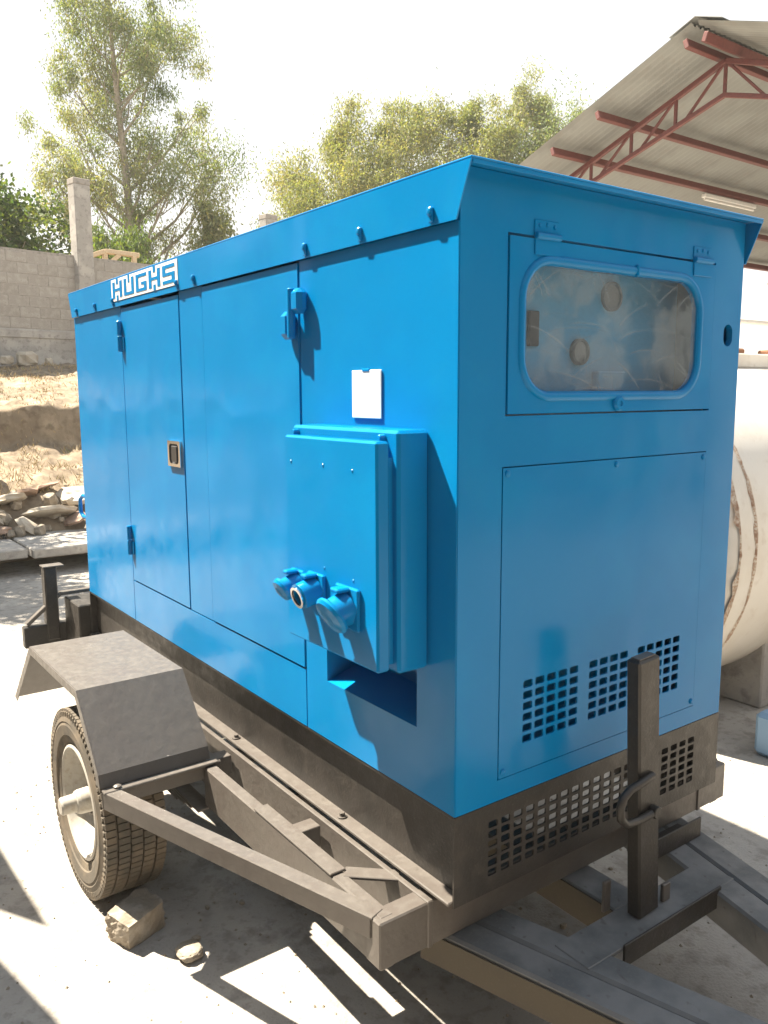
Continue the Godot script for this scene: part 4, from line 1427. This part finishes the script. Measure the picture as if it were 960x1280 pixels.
	for s: float in [-1.0, 1.0]:
		var X := func(x: float) -> float: return x if s < 0.0 else W - x
		var dv := Vector3(0.287 * -s, 0, 1).normalized()
		var sd := Vector3(dv.z, 0, -dv.x)      # to the right of travel
		var a := g(X.call(0.128), by - 0.055, -0.2)
		for k in 2:
			var o := sd * (-0.052 if k == 0 else 0.052)
			var bm := MB.new()
			bm.bar(a + o, a + o + dv * (1.63 + (0.0 if k == 0 else 0.0)), 0.1, 0.11, 0.008)
			obj("drawbar_beam", bm, M.beam, t)
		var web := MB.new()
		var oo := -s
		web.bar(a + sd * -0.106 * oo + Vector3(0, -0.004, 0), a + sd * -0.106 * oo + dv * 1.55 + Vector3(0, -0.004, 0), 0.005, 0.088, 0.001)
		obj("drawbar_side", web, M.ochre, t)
	var cp := MB.new()
	cp.slab(g(0.26, by - 0.01, 0.118), g(0.94, by + 0.003, 0.236), 0.002)
	obj("post_plate", cp, M.beam, t)
	var ca := MB.new()
	ca.slab(g(0.4, by - 0.055, 0.2365), g(0.86, by + 0.012, 0.244), 0.002)
	obj("angle_lip", ca, M.black, t)
	var lm := MB.new()
	lm.slab(g(0.52, by - 0.11, -0.5), g(0.64, by + 0.0015, 0.117), 0.004)
	obj("centre_beam", lm, M.beam, t)
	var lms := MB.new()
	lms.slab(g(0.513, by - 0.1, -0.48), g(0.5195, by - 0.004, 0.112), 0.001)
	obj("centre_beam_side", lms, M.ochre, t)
	for x: float in [0.86]:
		var bk := MB.new()
		bk.slab(g(0.8, by + 0.0015, 0.022), g(1.08, by + 0.07, 0.03), 0.002)
		bk.slab(g(0.8, by + 0.0015, -0.06), g(1.08, by + 0.009, 0.0215), 0.002)
		obj("support_angle", bk, M.black, t)
	var lu := MB.new()
	lu.slab(g(0.655, by + 0.004, 0.17), g(0.69, by + 0.06, 0.183), 0.003)
	obj("lug", lu, K, t)
	var lu2 := MB.new()
	lu2.slab(g(0.475, by + 0.004, 0.1), g(0.505, by + 0.1, 0.112), 0.003)
	obj("lug", lu2, K, t)
	# jack post: square tube with welded cap and a bent pin handle
	var po := MB.new()
	var lean := Basis(Vector3(0, 0, 1), 0.06)
	po.box(g(0.553, (by + 0.373) * 0.5 + 0.002, 0.17), Vector3(0.091, 0.373 - by - 0.004, 0.046), 0.006, lean)
	var post := obj("jack_post", po, M.black, t)
	var capm := MB.new()
	capm.box(g(0.5295, 0.3745, 0.17), Vector3(0.07, 0.004, 0.03), 0.001, lean)
	obj("post_cap", capm, M.frame, post)
	var hd := MB.new()
	hd.tube(PackedVector3Array([g(0.552, 0.035, 0.2), g(0.5, 0.03, 0.204), g(0.45, 0.024, 0.204), g(0.422, 0.008, 0.204), g(0.41, -0.018, 0.204), g(0.414, -0.05, 0.204), g(0.438, -0.073, 0.204), g(0.5, -0.079, 0.204), g(0.565, -0.076, 0.204)]), PackedFloat32Array([0.0115]), 10)
	hd.cyl(g(0.565, -0.076, 0.19), g(0.565, -0.076, 0.216), 0.018, 0.018, 12, 0.002)
	obj("pin_handle", hd, M.black, post)
	# hitch head
	var hh := MB.new()
	hh.slab(g(0.5, by - 0.11, 1.28), g(0.7, by + 0.002, 1.42), 0.006)
	hh.lathe(g(0.6, by - 0.055, 1.52), Vector3.UP, PackedVector2Array([Vector2(0.06, -0.02), Vector2(0.1, -0.02), Vector2(0.1, 0.02), Vector2(0.06, 0.02), Vector2(0.06, -0.02)]), 28)
	obj("hitch_eye", hh, K, t)

# ---------------------------------------------------------------- small things
func build_small() -> void:
	var rn := FastNoiseLite.new()
	rn.seed = 5
	rn.frequency = 0.03
	var b := MB.new()
	b.lump(Vector3(0.17, 0.12, 0.13), rn, 0.8, 0.11)
	var s := obj("wheel_chock", b, M.stone)
	s.position = Vector3(-0.44, 0.055, -1.23)
	s.rotation = Vector3(0.12, 0.35, 0.1)
	tag(s, "rough stone block wedged in front of the trailer tyre", "stone")
	var p := MB.new()
	p.lump(Vector3(0.085, 0.035, 0.1), rn, 0.3, 0.16)
	var q := obj("flat_stone", p, M.stone)
	q.position = Vector3(-0.335, 0.02, -1.0)
	tag(q, "small flat stone on the shaded ground near the tyre", "stone")
	# pale blue steel can at the right, in the tank's shadow
	var at := Vector3(2.91, 0, -0.62)
	var c := thing("metal_can", "pale blue metal can standing on the ground before the tank", "can", at)
	var cb := MB.new()
	cb.box(at + Vector3(0.0, 0.12, 0), Vector3(0.34, 0.24, 0.2), 0.025)
	obj("body", cb, mat(lin(0.2, 0.33, 0.48), 0.5), c)
	var ch := MB.new()
	ch.tube(PackedVector3Array([at + Vector3(-0.1, 0.235, 0), at + Vector3(-0.07, 0.29, 0), at + Vector3(0.07, 0.29, 0), at + Vector3(0.1, 0.235, 0)]), PackedFloat32Array([0.009]), 8)
	obj("handle", ch, mat(lin(0.2, 0.33, 0.48), 0.5), c)
	# stones and grit scattered on the yard
	for i in 26:
		var gm := MB.new()
		var k := rng.randf_range(0.012, 0.035)
		gm.rock(Vector3.ZERO, Vector3(k, k * 0.6, k * 0.8), rng)
		var o := obj("pebble", gm, M.stone)
		o.position = Vector3(rng.randf_range(-1.2, 2.4), k * 0.15, rng.randf_range(-2.6, 0.9))
		o.rotation.y = rng.randf() * TAU
		tag(o, "pebble lying loose on the dusty concrete yard", "pebble", "pebbles scattered on the yard")
	# loose grit, too small to count
	var gt := MB.new()
	for i in 1100:
		var k := rng.randf_range(0.002, 0.008)
		var p0 := Vector3(rng.randf_range(-1.0, 2.6), k * 0.3, rng.randf_range(-3.0, 1.0))
		var up := p0 + Vector3(rng.randf_range(-0.3, 0.3) * k, k * 0.8, rng.randf_range(-0.3, 0.3) * k)
		var az := rng.randf() * TAU
		for e in 4:
			var a0 := az + TAU * e / 4.0
			var a1 := az + TAU * (e + 1) / 4.0
			gt.flat(up, p0 + Vector3(cos(a0), -0.3, sin(a0)) * k, p0 + Vector3(cos(a1), -0.3, sin(a1)) * k, Vector3(cos(a0 + 0.8), 0.6, sin(a0 + 0.8)))
	var gto := obj("loose_grit", gt, M.stone)
	stuff(gto)
	tag(gto, "loose grit and crumbs of stone strewn over the dusty yard", "grit")
	# long brown tin workshop facing the cabinet's end, behind the photographer
	var ws := thing("tin_workshop", "long dark brown tin workshop facing the shaded end of the generator", "building", Vector3(4.0, 0, 7.0))
	var wm := MB.new()
	wm.slab(Vector3(-3.0, 0, 6.5), Vector3(11.0, 4.3, 9.5), 0.02)
	obj("wall", wm, mat(lin(0.1, 0.075, 0.055), 0.7), ws)
	var wr := MB.new()
	wr.box(Vector3(4.0, 4.45, 7.9), Vector3(14.6, 0.08, 4.0), 0.01, Basis(Vector3.RIGHT, 0.06))
	obj("roof", wr, M.zinc, ws)
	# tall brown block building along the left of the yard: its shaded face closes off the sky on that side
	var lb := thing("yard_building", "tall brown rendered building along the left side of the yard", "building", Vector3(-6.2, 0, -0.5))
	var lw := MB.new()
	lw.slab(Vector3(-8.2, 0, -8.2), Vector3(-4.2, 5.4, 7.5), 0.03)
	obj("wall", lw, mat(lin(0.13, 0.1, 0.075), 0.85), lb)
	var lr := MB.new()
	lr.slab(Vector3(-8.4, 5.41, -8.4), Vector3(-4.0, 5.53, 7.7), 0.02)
	obj("roof", lr, M.cement, lb)
	# tin awning at the left of the yard, out of frame: it shades the ground by the tyre
	var aw := thing("tin_awning", "small tin awning on thin posts at the left of the yard", "awning", Vector3(-2.2, 0, -2.6))
	for e in [[Vector2(-0.685, -1.449), Vector2(-0.73, -2.6), Vector2(-1.5, -2.6), Vector2(-1.2, -2.35)], [Vector2(-0.77, -0.9), Vector2(-0.885, -1.46), Vector2(-2.4, -1.9), Vector2(-2.4, -0.4), Vector2(-0.86, -0.3)]]:
		var sh := MB.new()
		var poly := PackedVector2Array()
		for w: Vector2 in e: poly.append(w + Vector2(-0.32, -0.58) * 2.3)
		sh.prism(poly, Transform3D(Basis(Vector3(1, 0, 0), Vector3(0, 0, 1), Vector3(0, -1, 0)), Vector3(0, 2.3, 0)), 0.012)
		obj("roof_sheet", sh, M.zinc, aw)
	for w: Vector2 in [Vector2(-2.0, -3.7), Vector2(-1.75, -3.2), Vector2(-2.9, -3.2), Vector2(-2.9, -1.9), Vector2(-1.6, -1.8)]:
		var pm := MB.new()
		pm.cyl(Vector3(w.x, 0, w.y), Vector3(w.x, 2.287, w.y), 0.03, 0.03, 10)
		obj("post", pm, M.red, aw)
